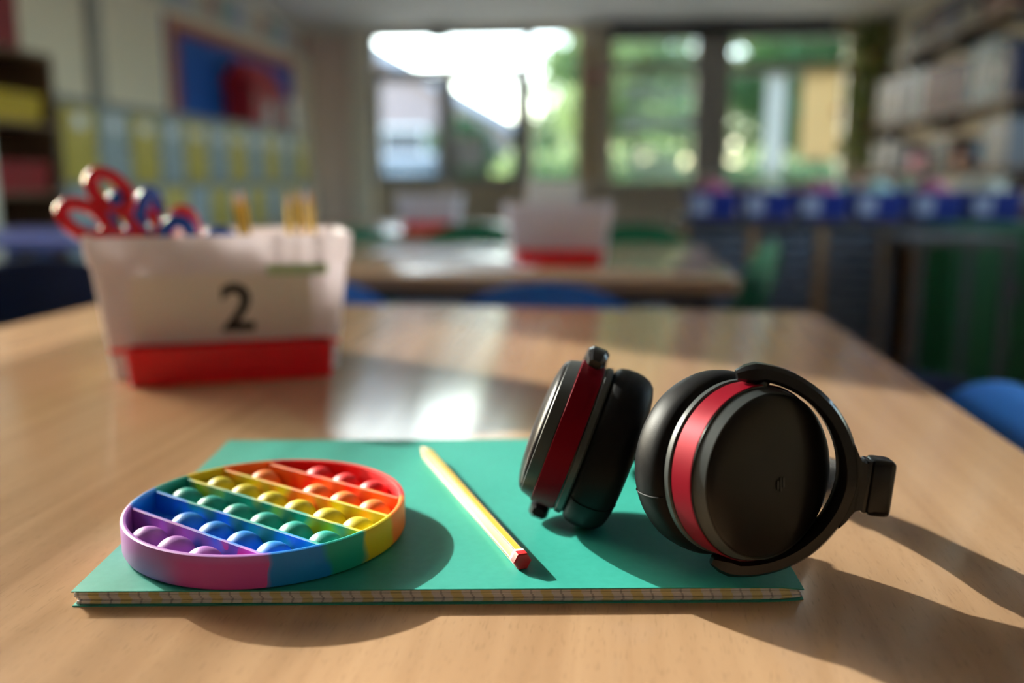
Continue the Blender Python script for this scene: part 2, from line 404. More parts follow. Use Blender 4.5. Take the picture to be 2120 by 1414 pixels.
# ================================================================== tables and chairs
def rounded_rect(w, d, r, n=6):
    out = []
    for cx_, cy2, a0 in ((w / 2 - r, d / 2 - r, 0), (-w / 2 + r, d / 2 - r, 90), (-w / 2 + r, -d / 2 + r, 180), (w / 2 - r, -d / 2 + r, 270)):
        for k in range(n + 1):
            a = math.radians(a0 + 90 * k / n); out.append((cx_ + r * math.cos(a), cy2 + r * math.sin(a)))
    return out
def slab(w, d, z0, z1, r=0.03, bev=0.0, n=6):
    """rounded-corner slab, optional soft top and bottom arris"""
    O = rounded_rect(w, d, r, n); rings = []
    def ring(ins, z):
        I = rounded_rect(w - 2 * ins, d - 2 * ins, max(r - ins, 1e-4), n); return [(x, y, z) for x, y in I]
    if bev:
        rings = [ring(bev, z0), ring(bev * .3, z0 + bev * .3), ring(0, z0 + bev), ring(0, z1 - bev), ring(bev * .3, z1 - bev * .3), ring(bev, z1)]
    else: rings = [ring(0, z0), ring(0, z1)]
    return loft(rings, smooth=35)
def make_table(label, x0, x1, y0, y1, h=T, group=None):
    w, d = x1 - x0, y1 - y0
    t = thing('classroom_table', label, 'table', ((x0 + x1) / 2, (y0 + y1) / 2, 0), 0, group)
    obj('tabletop', slab(w - .004, d - .004, h - .022, h, 0.026, 0.0012), M_TABLE, t)
    # edge lipping: a thin band round the board
    bm = bmesh.new()
    A = rounded_rect(w, d, .028); B = rounded_rect(w - .0042, d - .0042, .026)
    ra = [[bm.verts.new((x, y, z)) for x, y in P] for P, z in ((A, h - .023), (A, h - .0012), (B, h - .0004), (B, h - .023))]
    n = len(A)
    for i in range(4):
        for j in range(n): bm.faces.new((ra[i][j], ra[i][(j + 1) % n], ra[(i + 1) % 4][(j + 1) % n], ra[(i + 1) % 4][j]))
    obj('edge_lipping', mesh_from(bm, 'lip', 40), M_LIP, t)
    lg = box_mesh(.03, .03, h - .05, .004)
    for sx in (-1, 1):
        for s2 in (-1, 1): obj('leg', lg, M_STEEL, t, (sx * (w / 2 - .06), s2 * (d / 2 - .06), 0))
    for s2 in (-1, 1):
        bx('frame_rail', -w / 2 + .06, w / 2 - .06, s2 * (d / 2 - .06) - .012, s2 * (d / 2 - .06) + .012, h - .052, h - .0235, M_STEEL, t)
        bx('frame_rail', s2 * (w / 2 - .06) - .012, s2 * (w / 2 - .06) + .012, -d / 2 + .075, d / 2 - .075, h - .052, h - .0235, M_STEEL, t)
    return t
make_table('near beech table carrying the green book, toy and headphones', -0.72, 0.257, -0.02, 1.19)
make_table('second beech table behind the near one, with a caddy on it', -0.75, 0.21, 1.57, 2.45, group='tables further back')
make_table('third beech table far back on the left before the doors', -1.45, -0.35, 2.85, 3.75, group='tables further back')

chair_meshes = {}
def chair_parts():
    if chair_meshes: return chair_meshes
    # backrest: curved shell, arched top, thickness 5 mm
    NX, NZ = 17, 12; W = .19
    def P(i, j, off):
        u = -1 + 2 * i / (NX - 1); v = j / (NZ - 1)
        top = .30 - .075 * abs(u) ** 2.6; bot = .06 + .03 * abs(u) ** 3
        z = bot + (top - bot) * v
        wv = W * (1 - .10 * (1 - v)) * (1 - .06 * max(0, v - .6) / .4)
        x = wv * u
        y = -.035 * (1 - u * u) - .05 * v + off        # the shell hollows towards the sitter (+y front)
        return Vector((x, y, z))
    bm = bmesh.new()
    F = [[bm.verts.new(P(i, j, .003)) for i in range(NX)] for j in range(NZ)]
    B = [[bm.verts.new(P(i, j, -.003)) for i in range(NX)] for j in range(NZ)]
    for j in range(NZ - 1):
        for i in range(NX - 1):
            bm.faces.new((F[j][i], F[j][i + 1], F[j + 1][i + 1], F[j + 1][i])); bm.faces.new((B[j][i], B[j + 1][i], B[j + 1][i + 1], B[j][i + 1]))
    for i in range(NX - 1):
        bm.faces.new((F[0][i], B[0][i], B[0][i + 1], F[0][i + 1])); bm.faces.new((F[-1][i], F[-1][i + 1], B[-1][i + 1], B[-1][i]))
    for j in range(NZ - 1):
        bm.faces.new((F[j][0], F[j + 1][0], B[j + 1][0], B[j][0])); bm.faces.new((F[j][-1], B[j][-1], B[j + 1][-1], F[j + 1][-1]))
    chair_meshes['backrest'] = mesh_from(bm, 'backrest', 50)
    # seat with rolled front edge
    NX, NY = 13, 13; bm = bmesh.new(); G = []
    for lay in (0, -.006):
        g = []
        for j in range(NY):
            v = j / (NY - 1); row = []
            for i in range(NX):
                u = -1 + 2 * i / (NX - 1)
                z = .008 * u * u - .018 * max(0, v - .75) / .25 * (v - .75) / .25 + .02 * max(0, .2 - v) / .2
                row.append(bm.verts.new((.185 * u * (1 - .05 * v), .36 * v, z + lay)))
            g.append(row)
        G.append(g)
    for j in range(NY - 1):
        for i in range(NX - 1):
            for g, s in ((G[0], 1), (G[1], -1)):
                q = (g[j][i], g[j][i + 1], g[j + 1][i + 1], g[j + 1][i]); bm.faces.new(q if s > 0 else q[::-1])
    for i in range(NX - 1):
        for j in (0, NY - 1): bm.faces.new((G[0][j][i], G[1][j][i], G[1][j][i + 1], G[0][j][i + 1]))
    for j in range(NY - 1):
        for i in (0, NX - 1): bm.faces.new((G[0][j][i], G[1][j][i], G[1][j + 1][i], G[0][j + 1][i]))
    chair_meshes['seat'] = mesh_from(bm, 'seat', 50)
    chair_meshes['stem'] = tube([(0, .06, -.010), (0, -.035, .025), (0, -.056, .09), (0, -.066, .17)], .011)
    for k, (sx, s2) in enumerate(((-1, 0), (1, 0), (-1, 1), (1, 1))):
        top = Vector((sx * .13, .08 + .2 * s2, .395)); bot = Vector((sx * .19, -.03 + .40 * s2, 0))
        chair_meshes['leg%d' % k] = tube([top, top + Vector((sx * .02, (-.03 if s2 == 0 else .03), -.02)), bot], .0105, seg=10)
    return chair_meshes
def chair(label, x, y, rz, m, group, top=0.71):
    """x, y: foot of the backrest; rz: the way the sitter faces (0 = +y)"""
    cm = chair_parts(); t = thing('school_chair', label, 'chair', (x, y, 0), rz, group)
    dz = top - .705
    obj_seat = objm('seat', cm['seat'], m, t, (0, 0, .405))
    objm('backrest', cm['backrest'], m, t, (0, -.01, .405 + dz))
    objm('back_support', cm['stem'], M_STEEL, t, (0, -.02, .40))
    for k in range(4): obj('leg', cm['leg%d' % k], M_STEEL, t)
    return t
D = math.radians
p = at_y(1128, 600, 1.42)
chair('blue plastic chair at the far side of the near table, middle one', p.x, 1.40, D(180 + 4), M_BLUEP, 'blue chairs', top=.70)
p = at_y(612, 598, 1.44)
chair('blue plastic chair mostly hidden behind the numbered caddy', p.x, 1.42, D(180 - 3), M_BLUEP, 'blue chairs', top=.70)
chair('bright blue chair tucked in at the right side of the near table', .29, .87, D(90), M_BLUEP, 'blue chairs', top=.675)
p = at_z(95, 528, .735); chair('dark navy chair standing beyond the left corner of the near table', p.x, p.y, D(25), M_NAVYP, 'blue chairs', top=.735)
p = at_y(1320, 468, 2.62); chair('green chair behind the second table, right of its caddy', p.x, 2.60, D(180), M_GREENP, 'green chairs', top=.745)
p = at_y(975, 470, 2.62); chair('green chair behind the second table, left of its caddy', p.x, 2.62, D(183), M_GREENP, 'green chairs', top=.745)
p = at_y(715, 484, 2.55); chair('green chair just right of the numbered caddy, in deep shade', p.x, 2.55, D(176), M_GREENP, 'green chairs', top=.735)
chair('green chair at the right-hand end of the second table', .235, 1.96, D(90), M_GREENP, 'green chairs', top=.745)
p = at_z(1915, 665, .66); chair('navy chair low beyond the right corner of the near table', p.x, p.y, D(-25), M_NAVYP, 'blue chairs', top=.60)

# ================================================================== things on the near table (local axes = camera-aligned)
# ---- exercise book
BK = cw(-.0297, .442, T); BKA = YAW + D(.83)
bk = thing('exercise_book', 'large mint green exercise book lying flat with ruled page edges showing', 'book', BK, BKA)
def card_mat():
    m, nt, b, N, L = newmat('mint_card_cover')
    tc = N.new('ShaderNodeTexCoord')
    n1 = N.new('ShaderNodeTexNoise'); n1.inputs['Scale'].default_value = 260; n1.inputs['Detail'].default_value = 6
    n2 = N.new('ShaderNodeTexNoise'); n2.inputs['Scale'].default_value = 22; n2.inputs['Detail'].default_value = 3
    L.new(tc.outputs['Object'], n1.inputs['Vector']); L.new(tc.outputs['Object'], n2.inputs['Vector'])
    ad = N.new('ShaderNodeMath'); ad.operation = 'ADD'; L.new(n1.outputs['Fac'], ad.inputs[0]); L.new(n2.outputs['Fac'], ad.inputs[1])
    cr = N.new('ShaderNodeValToRGB'); cr.color_ramp.elements[0].position = .35; cr.color_ramp.elements[1].position = .75
    cr.color_ramp.elements[0].color = (.020, .325, .26, 1); cr.color_ramp.elements[1].color = (.032, .39, .32, 1)
    mm = N.new('ShaderNodeMath'); mm.operation = 'MULTIPLY'; mm.inputs[1].default_value = .5
    L.new(ad.outputs[0], mm.inputs[0]); L.new(mm.outputs[0], cr.inputs[0]); L.new(cr.outputs[0], b.inputs['Base Color'])
    b.inputs['Roughness'].default_value = .52; b.inputs['Specular IOR Level'].default_value = .48
    bp = N.new('ShaderNodeBump'); bp.inputs['Strength'].default_value = .25; bp.inputs['Distance'].default_value = .0003
    L.new(n1.outputs['Fac'], bp.inputs['Height']); L.new(bp.outputs[0], b.inputs['Normal'])
    return m
M_CARD = card_mat()
def page_mat():
    """white paper printed with yellow bands and grey rules that bleed to the edge"""
    m, nt, b, N, L = newmat('ruled_page_edge')
    tc = N.new('ShaderNodeTexCoord'); sp = N.new('ShaderNodeSeparateXYZ'); L.new(tc.outputs['Object'], sp.inputs[0])
    md = N.new('ShaderNodeMath'); md.operation = 'PINGPONG'; md.inputs[1].default_value = .006075
    L.new(sp.outputs['X'], md.inputs[0])
    dv = N.new('ShaderNodeMath'); dv.operation = 'DIVIDE'; dv.inputs[1].default_value = .006075; L.new(md.outputs[0], dv.inputs[0])
    cr = N.new('ShaderNodeValToRGB'); cr.color_ramp.interpolation = 'LINEAR'; e = cr.color_ramp.elements
    e[0].position = 0; e[0].color = (.60, .56, .62, 1)
    e[1].position = 1; e[1].color = (.88, .76, .42, 1)
    for ps, co in ((.05, (.60, .56, .62, 1)), (.09, (.95, .90, .93, 1)), (.60, (.95, .90, .93, 1)), (.68, (.88, .76, .42, 1))):
        k = e.new(ps); k.color = co
    L.new(dv.outputs[0], cr.inputs[0]); L.new(cr.outputs[0], b.inputs['Base Color']); b.inputs['Roughness'].default_value = .85
    return m
M_PAGE = page_mat()
BW, BD, BH = .2965, .212, .0066
def sheet(w, d, z0, z1, droop=0.0, nx=30, ny=12, lift=0.0):
    """thin sheet with slightly uneven height; corners at the fore edge droop"""
    bm = bmesh.new(); G = []
    for lay in (0, 1):
        g = []
        for j in range(ny + 1):
            row = []
            for i in range(nx + 1):
                x = -w / 2 + w * i / nx; y = -d / 2 + d * j / ny
                ex = max(0, (x - w / 2 + .018) / .018); ey = max(0, 1 - (y + d / 2) / .05)
                dz = -droop * ex * ex * ey + lift * math.sin(i * .55) * .5 * ey
                ins = .0035 * max(0, ex - .3) * max(0, ey - .55)        # rounded tired corner
                row.append(bm.verts.new((x - ins, y + ins * 1.6, (z1 if lay else z0) + dz)))
            g.append(row)
        G.append(g)
    for j in range(ny):
        for i in range(nx):
            a = G[1]; bm.faces.new((a[j][i], a[j][i + 1], a[j + 1][i + 1], a[j + 1][i]))
            a = G[0]; bm.faces.new((a[j][i], a[j + 1][i], a[j + 1][i + 1], a[j][i + 1]))
    for i in range(nx):
        for j in (0, ny): bm.faces.new((G[0][j][i], G[0][j][i + 1], G[1][j][i + 1], G[1][j][i]))
    for j in range(ny):
        for i in (0, nx): bm.faces.new((G[0][j][i], G[0][j + 1][i], G[1][j + 1][i], G[1][j][i]))
    return mesh_from(bm, 'sheet', 30)
obj('back_cover', sheet(BW, BD, 0, .0005), M_CARD, bk)
npg = 7; zt = .0005; hh = (BH - .0010) / npg
for k in range(npg):
    f = k / (npg - 1)
    obj('page_bundle', sheet(BW - .002, BD - .0028 + .0008 * math.sin(k * 2.1), zt + k * hh + .00003, zt + (k + 1) * hh - .00005 - (.00014 if k == 2 else 0), .0016 * f), M_PAGE, bk, (.0006 * math.sin(k * 1.0), -.0003 * (k % 2), 0))
obj('front_cover', sheet(BW, BD, BH - .0005, BH, .0019), M_CARD, bk)
bm = bmesh.new()
prof = [(0, 0), (-.0004, .0018), (-.0004, BH - .0018), (0, BH), (.0006, BH), (.0002, BH / 2), (.0006, 0)]
obj('spine', loft([[(x, BD / 2 - y * 1.0 if False else BD / 2 + .0012 - (.0012 + y), z) for y, z in prof] for x in (-BW / 2 + .0005, BW / 2 - .0005)], smooth=30), M_CARD, bk)
ZB = T + BH                                  # top of the book

# ---- bubble pop toy
PC = cw(-.1139, .3967, ZB + .0001)
a0 = at_z(283, 1049, ZB + .015); a1 = at_z(556, 1144, ZB + .015)
PANG = math.atan2(a1.y - a0.y, a1.x - a0.x)   # rows run this way
pop = thing('bubble_pop_toy', 'round rainbow silicone bubble toy lying on the green book', 'toy', PC, PANG)
PR, PH, PWL = .0635, .0150, .0028
ROW = .0200
RC = [(.50, .19, .66), (.003, .26, .86), (.008, .40, .33), (.72, .60, .015), (.98, .24, .03), (.80, .012, .018)]  # purple .. red
def popmat(name, rough=.45):
    """tie-dyed silicone: bands across the toy with uneven borders"""
    m, nt, b, N, L = newmat(name)
    tc = N.new('ShaderNodeTexCoord'); sp = N.new('ShaderNodeSeparateXYZ'); L.new(tc.outputs['Object'], sp.inputs[0])
    nz = N.new('ShaderNodeTexNoise'); nz.inputs['Scale'].default_value = 55; nz.inputs['Detail'].default_value = 1.5
    L.new(tc.outputs['Object'], nz.inputs['Vector'])
    k = N.new('ShaderNodeMath'); k.operation = 'MULTIPLY_ADD'; k.inputs[1].default_value = .016; k.inputs[2].default_value = -.008
    L.new(nz.outputs['Fac'], k.inputs[0])
    ad = N.new('ShaderNodeMath'); ad.operation = 'ADD'; L.new(sp.outputs['Y'], ad.inputs[0]); L.new(k.outputs[0], ad.inputs[1])
    mr = N.new('ShaderNodeMapRange'); mr.inputs[1].default_value = -3 * ROW; mr.inputs[2].default_value = 3 * ROW
    L.new(ad.outputs[0], mr.inputs[0])
    cr = N.new('ShaderNodeValToRGB'); e = cr.color_ramp.elements
    e[0].position = 0; e[0].color = (*RC[0], 1); e[1].position = 1; e[1].color = (*RC[5], 1)
    for i in range(6):
        lo, hi = i / 6, (i + 1) / 6
        if i > 0: q = e.new(lo + .012); q.color = (*RC[i], 1)
        if i < 5: q = e.new(hi - .012); q.color = (*RC[i], 1)
    # pink blush and pale patches in the purple end
    n2 = N.new('ShaderNodeTexNoise'); n2.inputs['Scale'].default_value = 30; n2.inputs['Detail'].default_value = 1
    L.new(tc.outputs['Object'], n2.inputs['Vector'])
    pk = N.new('ShaderNodeMapRange'); pk.inputs[1].default_value = .008; pk.inputs[2].default_value = .022; pk.interpolation_type = 'SMOOTHSTEP'
    L.new(sp.outputs['X'], pk.inputs[0])
    zl = N.new('ShaderNodeMapRange'); zl.inputs[1].default_value = PH; zl.inputs[2].default_value = PH - .004; L.new(sp.outputs['Z'], zl.inputs[0])
    pur = N.new('ShaderNodeMath'); pur.operation = 'LESS_THAN'; pur.inputs[1].default_value = -2 * ROW; L.new(ad.outputs[0], pur.inputs[0])
    f1 = N.new('ShaderNodeMath'); f1.operation = 'MULTIPLY'; L.new(pk.outputs[0], f1.inputs[0]); L.new(pur.outputs[0], f1.inputs[1])
    f2 = N.new('ShaderNodeMath'); f2.operation = 'MULTIPLY'; L.new(f1.outputs[0], f2.inputs[0]); L.new(zl.outputs[0], f2.inputs[1])
    mx = N.new('ShaderNodeMix'); mx.data_type = 'RGBA'; L.new(f2.outputs[0], mx.inputs[0])
    L.new(mr.outputs[0], cr.inputs[0]); L.new(cr.outputs[0], mx.inputs[6]); mx.inputs[7].default_value = (.60, .08, .48, 1)
    L.new(mx.outputs[2], b.inputs['Base Color'])
    b.inputs['Roughness'].default_value = rough
    b.inputs['Subsurface Weight'].default_value = .12; b.inputs['Subsurface Scale'].default_value = .002
    return m
M_POP = popmat('tie_dyed_silicone')
# rim wall, rounded top
pr_ = [(PR - PWL, .0042), (PR - PWL, PH - .0012), (PR - PWL + .0004, PH - .0003), (PR - PWL + .0012, PH), (PR - .0012, PH), (PR - .0003, PH - .0004), (PR, PH - .0014),
       (PR, .0022), (PR - .0008, .0006), (PR - .0022, 0), (PR - PWL - .001, 0), (PR - PWL - .001, .0042)]
bm = bmesh.new(); SEG = 160
rg = [[bm.verts.new((r * math.cos(2 * PI * k / SEG), r * math.sin(2 * PI * k / SEG), z)) for k in range(SEG)] for r, z in pr_]
for i in range(len(rg)):
    for k in range(SEG):
        a, b = rg[i], rg[(i + 1) % len(rg)]; bm.faces.new((a[k], a[(k + 1) % SEG], b[(k + 1) % SEG], b[k]))
obj('rim', mesh_from(bm, 'rim', 40), M_POP, pop)
obj('base_membrane', lathe([(0, .0028), (PR - PWL - .001, .0028), (PR - PWL - .001, .0042), (0, .0042)], 96), M_POP, pop)
RI = PR - PWL
for i in range(5):
    yy = (-2 + i) * ROW; hc = math.sqrt(RI * RI - yy * yy) - .0002
    w = .0008
    sec = [(-w, .0043), (-w, PH - .0014), (-w * .5, PH - .0010), (w * .5, PH - .0010), (w, PH - .0014), (w, .0043)]
    o = obj('divider', loft([[(x, yy + s, z) for s, z in sec] for x in (-hc, -hc * .33, hc * .33, hc)], smooth=40), M_POP, pop)
rb = .0086
prof_up = [(rb + .0007, 0), (rb + .0003, .0007)] + [(rb * math.cos(a), .0010 + rb * 1.0 * math.sin(a)) for a in [D(x) for x in (0, 12, 24, 36, 48, 60, 71, 80, 86)]] + [(0, .0010 + rb)]
prof_dn = [(rb + .0009, 0), (rb + .0006, .0006), (rb, .0008), (rb - .0008, .0003), (rb * .8, .00010), (rb * .55, .0004), (rb * .25, .0006), (0, .0007)]
me_up = lathe(prof_up, 40, 60); me_dn = lathe(prof_dn, 40, 60)
rows_n = [3, 5, 6, 6, 5, 3]
M_BUB = [mat('silicone_row_%d' % i, RC[i], .48, var=.10, scale=40, sss=.12) for i in range(6)]
for i, n in enumerate(rows_n):
    yy = (-2.5 + i) * ROW
    for k in range(n):
        xx = (k - (n - 1) / 2) * .0192
        popped = (i == 1 and k == 0) or (i == 4 and k == 1)
        o = objm('bubble', me_dn if popped else me_up, M_BUB[i], pop, (xx, yy, .0043))
        if popped: o['label'] = 'bubble pressed in'

# ---- pencils
M_PY = mat('yellow_pencil_paint', (.80, .50, .045), .3, var=.03); M_PK = mat('black_pencil_paint', (.015, .013, .012), .35)
M_PR = mat('red_pencil_cap', (.60, .015, .02), .3, var=.2, scale=300); M_PWH = mat('white_pencil_band', (.85, .83, .80), .35)
M_PWD = mat('sharpened_cedar', (.62, .38, .20), .7, var=.15, scale=400); M_GR = mat('graphite', (.03, .03, .035), .4)
RH = .0040                                  # corner radius, 6.9 mm across the flats
def hexring(y, r): return [(r * math.cos(D(60 * k)), y, r * math.sin(D(60 * k))) for k in range(6)]
def hexbar(y0, y1, r, r1=None): return loft([hexring(y0, r), hexring(y1, r1 or r)], smooth=None) if False else hex_mesh(y0, y1, r, r1 or r)
def hex_mesh(y0, y1, r0, r1):
    bm = bmesh.new(); A = [bm.verts.new(p) for p in hexring(y0, r0)]; B = [bm.verts.new(p) for p in hexring(y1, r1)]
    for k in range(6): bm.faces.new((A[k], A[(k + 1) % 6], B[(k + 1) % 6], B[k]))
    bm.faces.new(A[::-1]); bm.faces.new(B)
    return mesh_from(bm, 'hex')
def cone_mesh(y0, y1, r0, r1, n=24):
    return loft([[(r0 * math.cos(2 * PI * k / n), y0, r0 * math.sin(2 * PI * k / n)) for k in range(n)], [(r1 * math.cos(2 * PI * k / n), y1, r1 * math.sin(2 * PI * k / n)) for k in range(n)]], smooth=40)
pen = {'barrel': hex_mesh(.0060, .158, RH, RH), 'band': hex_mesh(.0042, .0060, RH * 1.012, RH * 1.012), 'cap': hex_mesh(.0006, .0042, RH * 1.004, RH * 1.004), 'capend': hex_mesh(0, .0006, RH * .86, RH * 1.004),
       'wood': cone_mesh(.158, .1715, RH * .93, .0012), 'lead': cone_mesh(.1715, .1762, .0012, .0003, 12)}
def stripe_mesh(k):
    """painted stripe along one ridge: black with a white hairline beside it"""
    a = D(60 * k); v = Vector((math.cos(a), 0, math.sin(a))); e1 = Vector((math.cos(a + PI * 2 / 3), 0, math.sin(a + PI * 2 / 3))); e0 = Vector((math.cos(a - PI * 2 / 3), 0, math.sin(a - PI * 2 / 3)))
    return v, e0, e1
def stripe(k, s0, s1, yA=.0061, yB=.1575):
    v, e0, e1 = stripe_mesh(k); c = v * RH; out = v * .00006
    def pt(s): return c + (e1 * s if s > 0 else e0 * -s) + out
    cr = [pt(s0)] + ([pt(1e-9)] if s0 < 0 < s1 else []) + [pt(s1)]
    inn = [q - v * .0003 for q in cr[::-1]]
    return loft([[(q.x, y, q.z) for q in cr + inn] for y in (yA, yB)], smooth=None)
pen['black'] = [stripe(k, -.0002, .0006) for k in (0, 1, 2, 3, 4, 5)]
pen['white'] = [stripe(k, -.0006, -.0002) for k in (0, 1, 2, 3, 4, 5)]
pen['broad'] = [stripe(k, -.0013, .0013) for k in (0, 2, 4)]
def pencil(label, loc, rot, group=None, broad=False):
    t = thing('pencil', label, 'pencil', loc, 0, group, rot)
    br = obj('barrel', pen['barrel'], M_PY, t)
    if broad:
        for q in pen['broad']: obj('stripe', q, M_PK, br)
    else:
        for q in pen['black']: obj('stripe', q, M_PK, br)
        for q in pen['white']: obj('stripe', q, M_PWH, br)
    obj('white_band', pen['band'], M_PWH, t); cp = obj('red_cap', pen['cap'], M_PR, t); obj('cap_end', pen['capend'], M_PR, cp)
    w = obj('sharpened_wood', pen['wood'], M_PWD, t); obj('lead', pen['lead'], M_GR, w)
    if broad: t.scale = (.9, .9, .9)
    return t
pf = cw(.0047, .3535); pt_ = cw(-.0537, .5159); dv_ = pt_ - pf
pencil('yellow hexagonal pencil with red dipped end lying on the green book', (pf.x, pf.y, ZB + RH * .866 + .0003), (0, 0, math.atan2(-dv_.x, dv_.y)), None)

# ---- headphones (local axes camera-aligned, origin on the book between the cups)
HO = cw(.06, .37, T)
hp = thing('headphones', 'black over-ear headphones with red bands standing half on the green book', 'headphones', HO, YAW)
def L_(X, Y, Z): return Vector((X - .06, Y - .37, Z))
M_HBLK = mat('matt_black_plastic', (.006, .006, .007), .24, spec=.4, var=.1, scale=60, bump=.04, bscale=3000)
M_HGRY = mat('dark_grey_bezel', (.045, .052, .054), .40, spec=.45, var=.1, scale=200)
M_HFACE = mat('black_face_plate', (.006, .0052, .0052), .30, spec=.28, var=.08, scale=300, bump=.05, bscale=4000)
M_HRED = mat('red_anodised_band', (.18, .0010, .010), .46, metal=.2, spec=.07, var=.03)
M_HGLOSS = mat('gloss_black_plastic', (.008, .008, .009), .2)
M_LEATH = mat('black_leatherette', (.008, .008, .009), .44, spec=.11, var=.2, scale=400, bump=.10, bscale=2500)
def frame_rot(n, up):
    n = n.normalized(); b = (up - n * up.dot(n)).normalized(); a = b.cross(n).normalized()
    return Matrix((a, b, n)).transposed(), a, b, n
def place(o, loc, R): o.matrix_local = Matrix.Translation(loc) @ R.to_4x4()
def arc(r0, z0, r1, z1, cr, cz, n): pass
def cup(c, n, seam_ang, qdir, tilt, hide_logo=False):
    """c: centre of the outer face plane, n: outward normal, qdir: the way the yoke's stem points"""
    R, a, b, n = frame_rot(n, Vector((0, 0, 1)))
    k = .97
    body = obj('ear_cup', lathe([(0, -.020), (.0335, -.020), (.0350, -.0195), (.0352, -.0173), (.0352, -.0055), (.0340, -.0055), (.0340, -.0040), (0, -.0040)], 96), M_HBLK, hp)
    place(body, c, R)
    # bezel: dark grey ring, slightly conical
    obj('bezel', lathe([(.0328, .0000), (.0331, -.0002), (.0347, -.0056), (.0342, -.0058), (.0322, -.0045), (.0318, -.0006), (.0328, 0)], 128), M_HGRY, body)
    # slightly domed face plate
    dome = [(.0326, -.0003)] + [(.0326 * math.cos(t) ** .75 if t < 1.5 else .0, -.0001 + .0052 * math.sin(t)) for t in [D(x) for x in (8, 18, 28, 40, 52, 62, 72, 80, 86)]] + [(0, .0051)]
    f = obj('face_plate', lathe(dome + [(0, -.0015), (.0326, -.0015), (.0326, -.0003)], 96, 50), M_HFACE, body)
    if not hide_logo:
        for i, (dx, h) in enumerate(((-.0015, .0034), (0, .0056), (.0015, .0040))):
            m_ = box_mesh(.0008, h, .0007, base=False); obj('logo_bar', m_, M_HGLOSS, f, (dx, -.002 + (.0006 if i == 2 else 0), .0053))
    obj('red_band', lathe([(.0352, -.0058), (.0355, -.0061), (.0357, -.0166), (.0354, -.0170), (.0345, -.0170), (.0345, -.0058), (.0352, -.0058)], 128), M_HRED, body)
    obj('grey_collar', lathe([(.0356, -.0176), (.0362, -.0182), (.0363, -.0204), (.0355, -.0212), (.0340, -.0212), (.0340, -.0176), (.0356, -.0176)], 128), M_HGRY, body)
    pad = [(.0345, -.0215), (.0362, -.0222), (.0378, -.0240), (.0387, -.0272), (.0388, -.0315), (.0384, -.0352), (.0370, -.0386), (.0347, -.0409), (.0310, -.0421), (.0265, -.0416), (.0225, -.0390), (.0205, -.0340), (.0205, -.0215), (.0345, -.0215)]
    cu = obj('ear_cushion', lathe(pad, 128, 70), M_LEATH, body)
    obj('driver_cloth', lathe([(0, -.0235), (.0204, -.0235), (.0204, -.0222), (0, -.0222)], 48), M_HBLK, body)
    sa = D(seam_ang)
    pp = [(r * math.cos(sa), r * math.sin(sa), z) for r, z in [(r_ + .0001, z_) for r_, z_ in pad[1:9]]]
    obj('cushion_seam', tube(pp, .00035, 6), M_LEATH, cu)
    # yoke: C-shaped arm from the top pivot round to the bottom pivot
    pc = c - n * (.0114)
    q = (qdir - b * qdir.dot(b)).normalized()
    Rot = Matrix.Rotation(tilt, 3, q.cross(b))      # turns q towards b for positive tilt
    q2 = Rot @ q; b2 = Rot @ b; ax = q2.cross(b2).normalized()
    rings = []; NS = 40
    for i in range(NS + 1):
        th = D(105 - 210 * i / NS); rad = q2 * math.cos(th) + b2 * math.sin(th)
        e = abs(th) / D(105)
        rm = .0404 - .0022 * max(0, math.cos(th)) - .0010 * max(0, -math.sin(2 * th))            # stands a little further off at the stem
        hr = .0035 - .0003 * (1 - e) + (.0007 if e > .86 else 0) * min(1, (e - .86) / .04 if e > .86 else 0)
        ha = .0074 - .0026 * min(1, e * 1.15)
        if i in (0, NS): hr *= .45; ha *= .6
        elif i in (1, NS - 1): hr *= .82; ha *= .88
        ce = pc + rad * (rm - (.0004 if e > .86 else 0))
        sec = []
        for sx, s2 in ((1, .55), (.6, 1), (-.6, 1), (-1, .55), (-1, -.55), (-.6, -1), (.6, -1), (1, -.55)): sec.append(ce + ax * ha * sx + rad * hr * s2)
        rings.append(sec)
    yk = obj('yoke', loft(rings, smooth=32), M_HBLK, hp)
    for s in (1, -1):
        o = obj('pivot', tube([pc + b2 * s * .0353, pc + b2 * s * .0392], .0032, 20), M_HGLOSS, yk)
    # stem and hinge block
    def blk(name, d0, d1, ht, ha, m, bev=.0016, par=yk):
        bm = bmesh.new(); box(bm, 0, 0, (d0 + d1) / 2, ht * 2, ha * 2, d1 - d0); bevel_all(bm, bev, 3)
        o = obj(name, mesh_from(bm, 'blk', 40), m, par); RR = Matrix((b2, ax, q2)).transposed()
        if RR.determinant() < 0: RR = Matrix((b2, -ax, q2)).transposed()
        place(o, pc, RR); return o
    sr = []
    for d_, ht in ((.0368, .0185), (.0388, .0158), (.0403, .0128), (.0417, .0110), (.0432, .0102), (.0446, .0100)):
        sr.append([pc + q2 * d_ + b2 * ht * u + ax * (.0056 if d_ < .0412 else .0050) * v for u, v in ((1, .6), (.94, 1), (-.94, 1), (-1, .6), (-1, -.6), (-.94, -1), (.94, -1), (1, -.6))])
    obj('stem', loft(sr, smooth=45), M_HBLK, yk)
    blk('hinge_collar', .0442, .0460, .0104, .0051, M_HGLOSS, .0005)
    blk('hinge_block', .0458, .0552, .0114, .0062, M_HBLK, .0026)
    return pc, q2, b2, ax
cR = L_(.1014, .3355, .0541); nR = Vector((math.cos(D(4.6)) * math.cos(D(-61.0)), math.cos(D(4.6)) * math.sin(D(-61.0)), math.sin(D(4.6))))
cL = L_(.0161, .4117, .0539); nL = Vector((math.cos(D(19.5)) * math.cos(D(171)), math.cos(D(19.5)) * math.sin(D(171)), math.sin(D(19.5))))
pcR, qR, bR, axR = cup(cR, nR, 192, Vector((.996, -.087, 0)), D(-8))
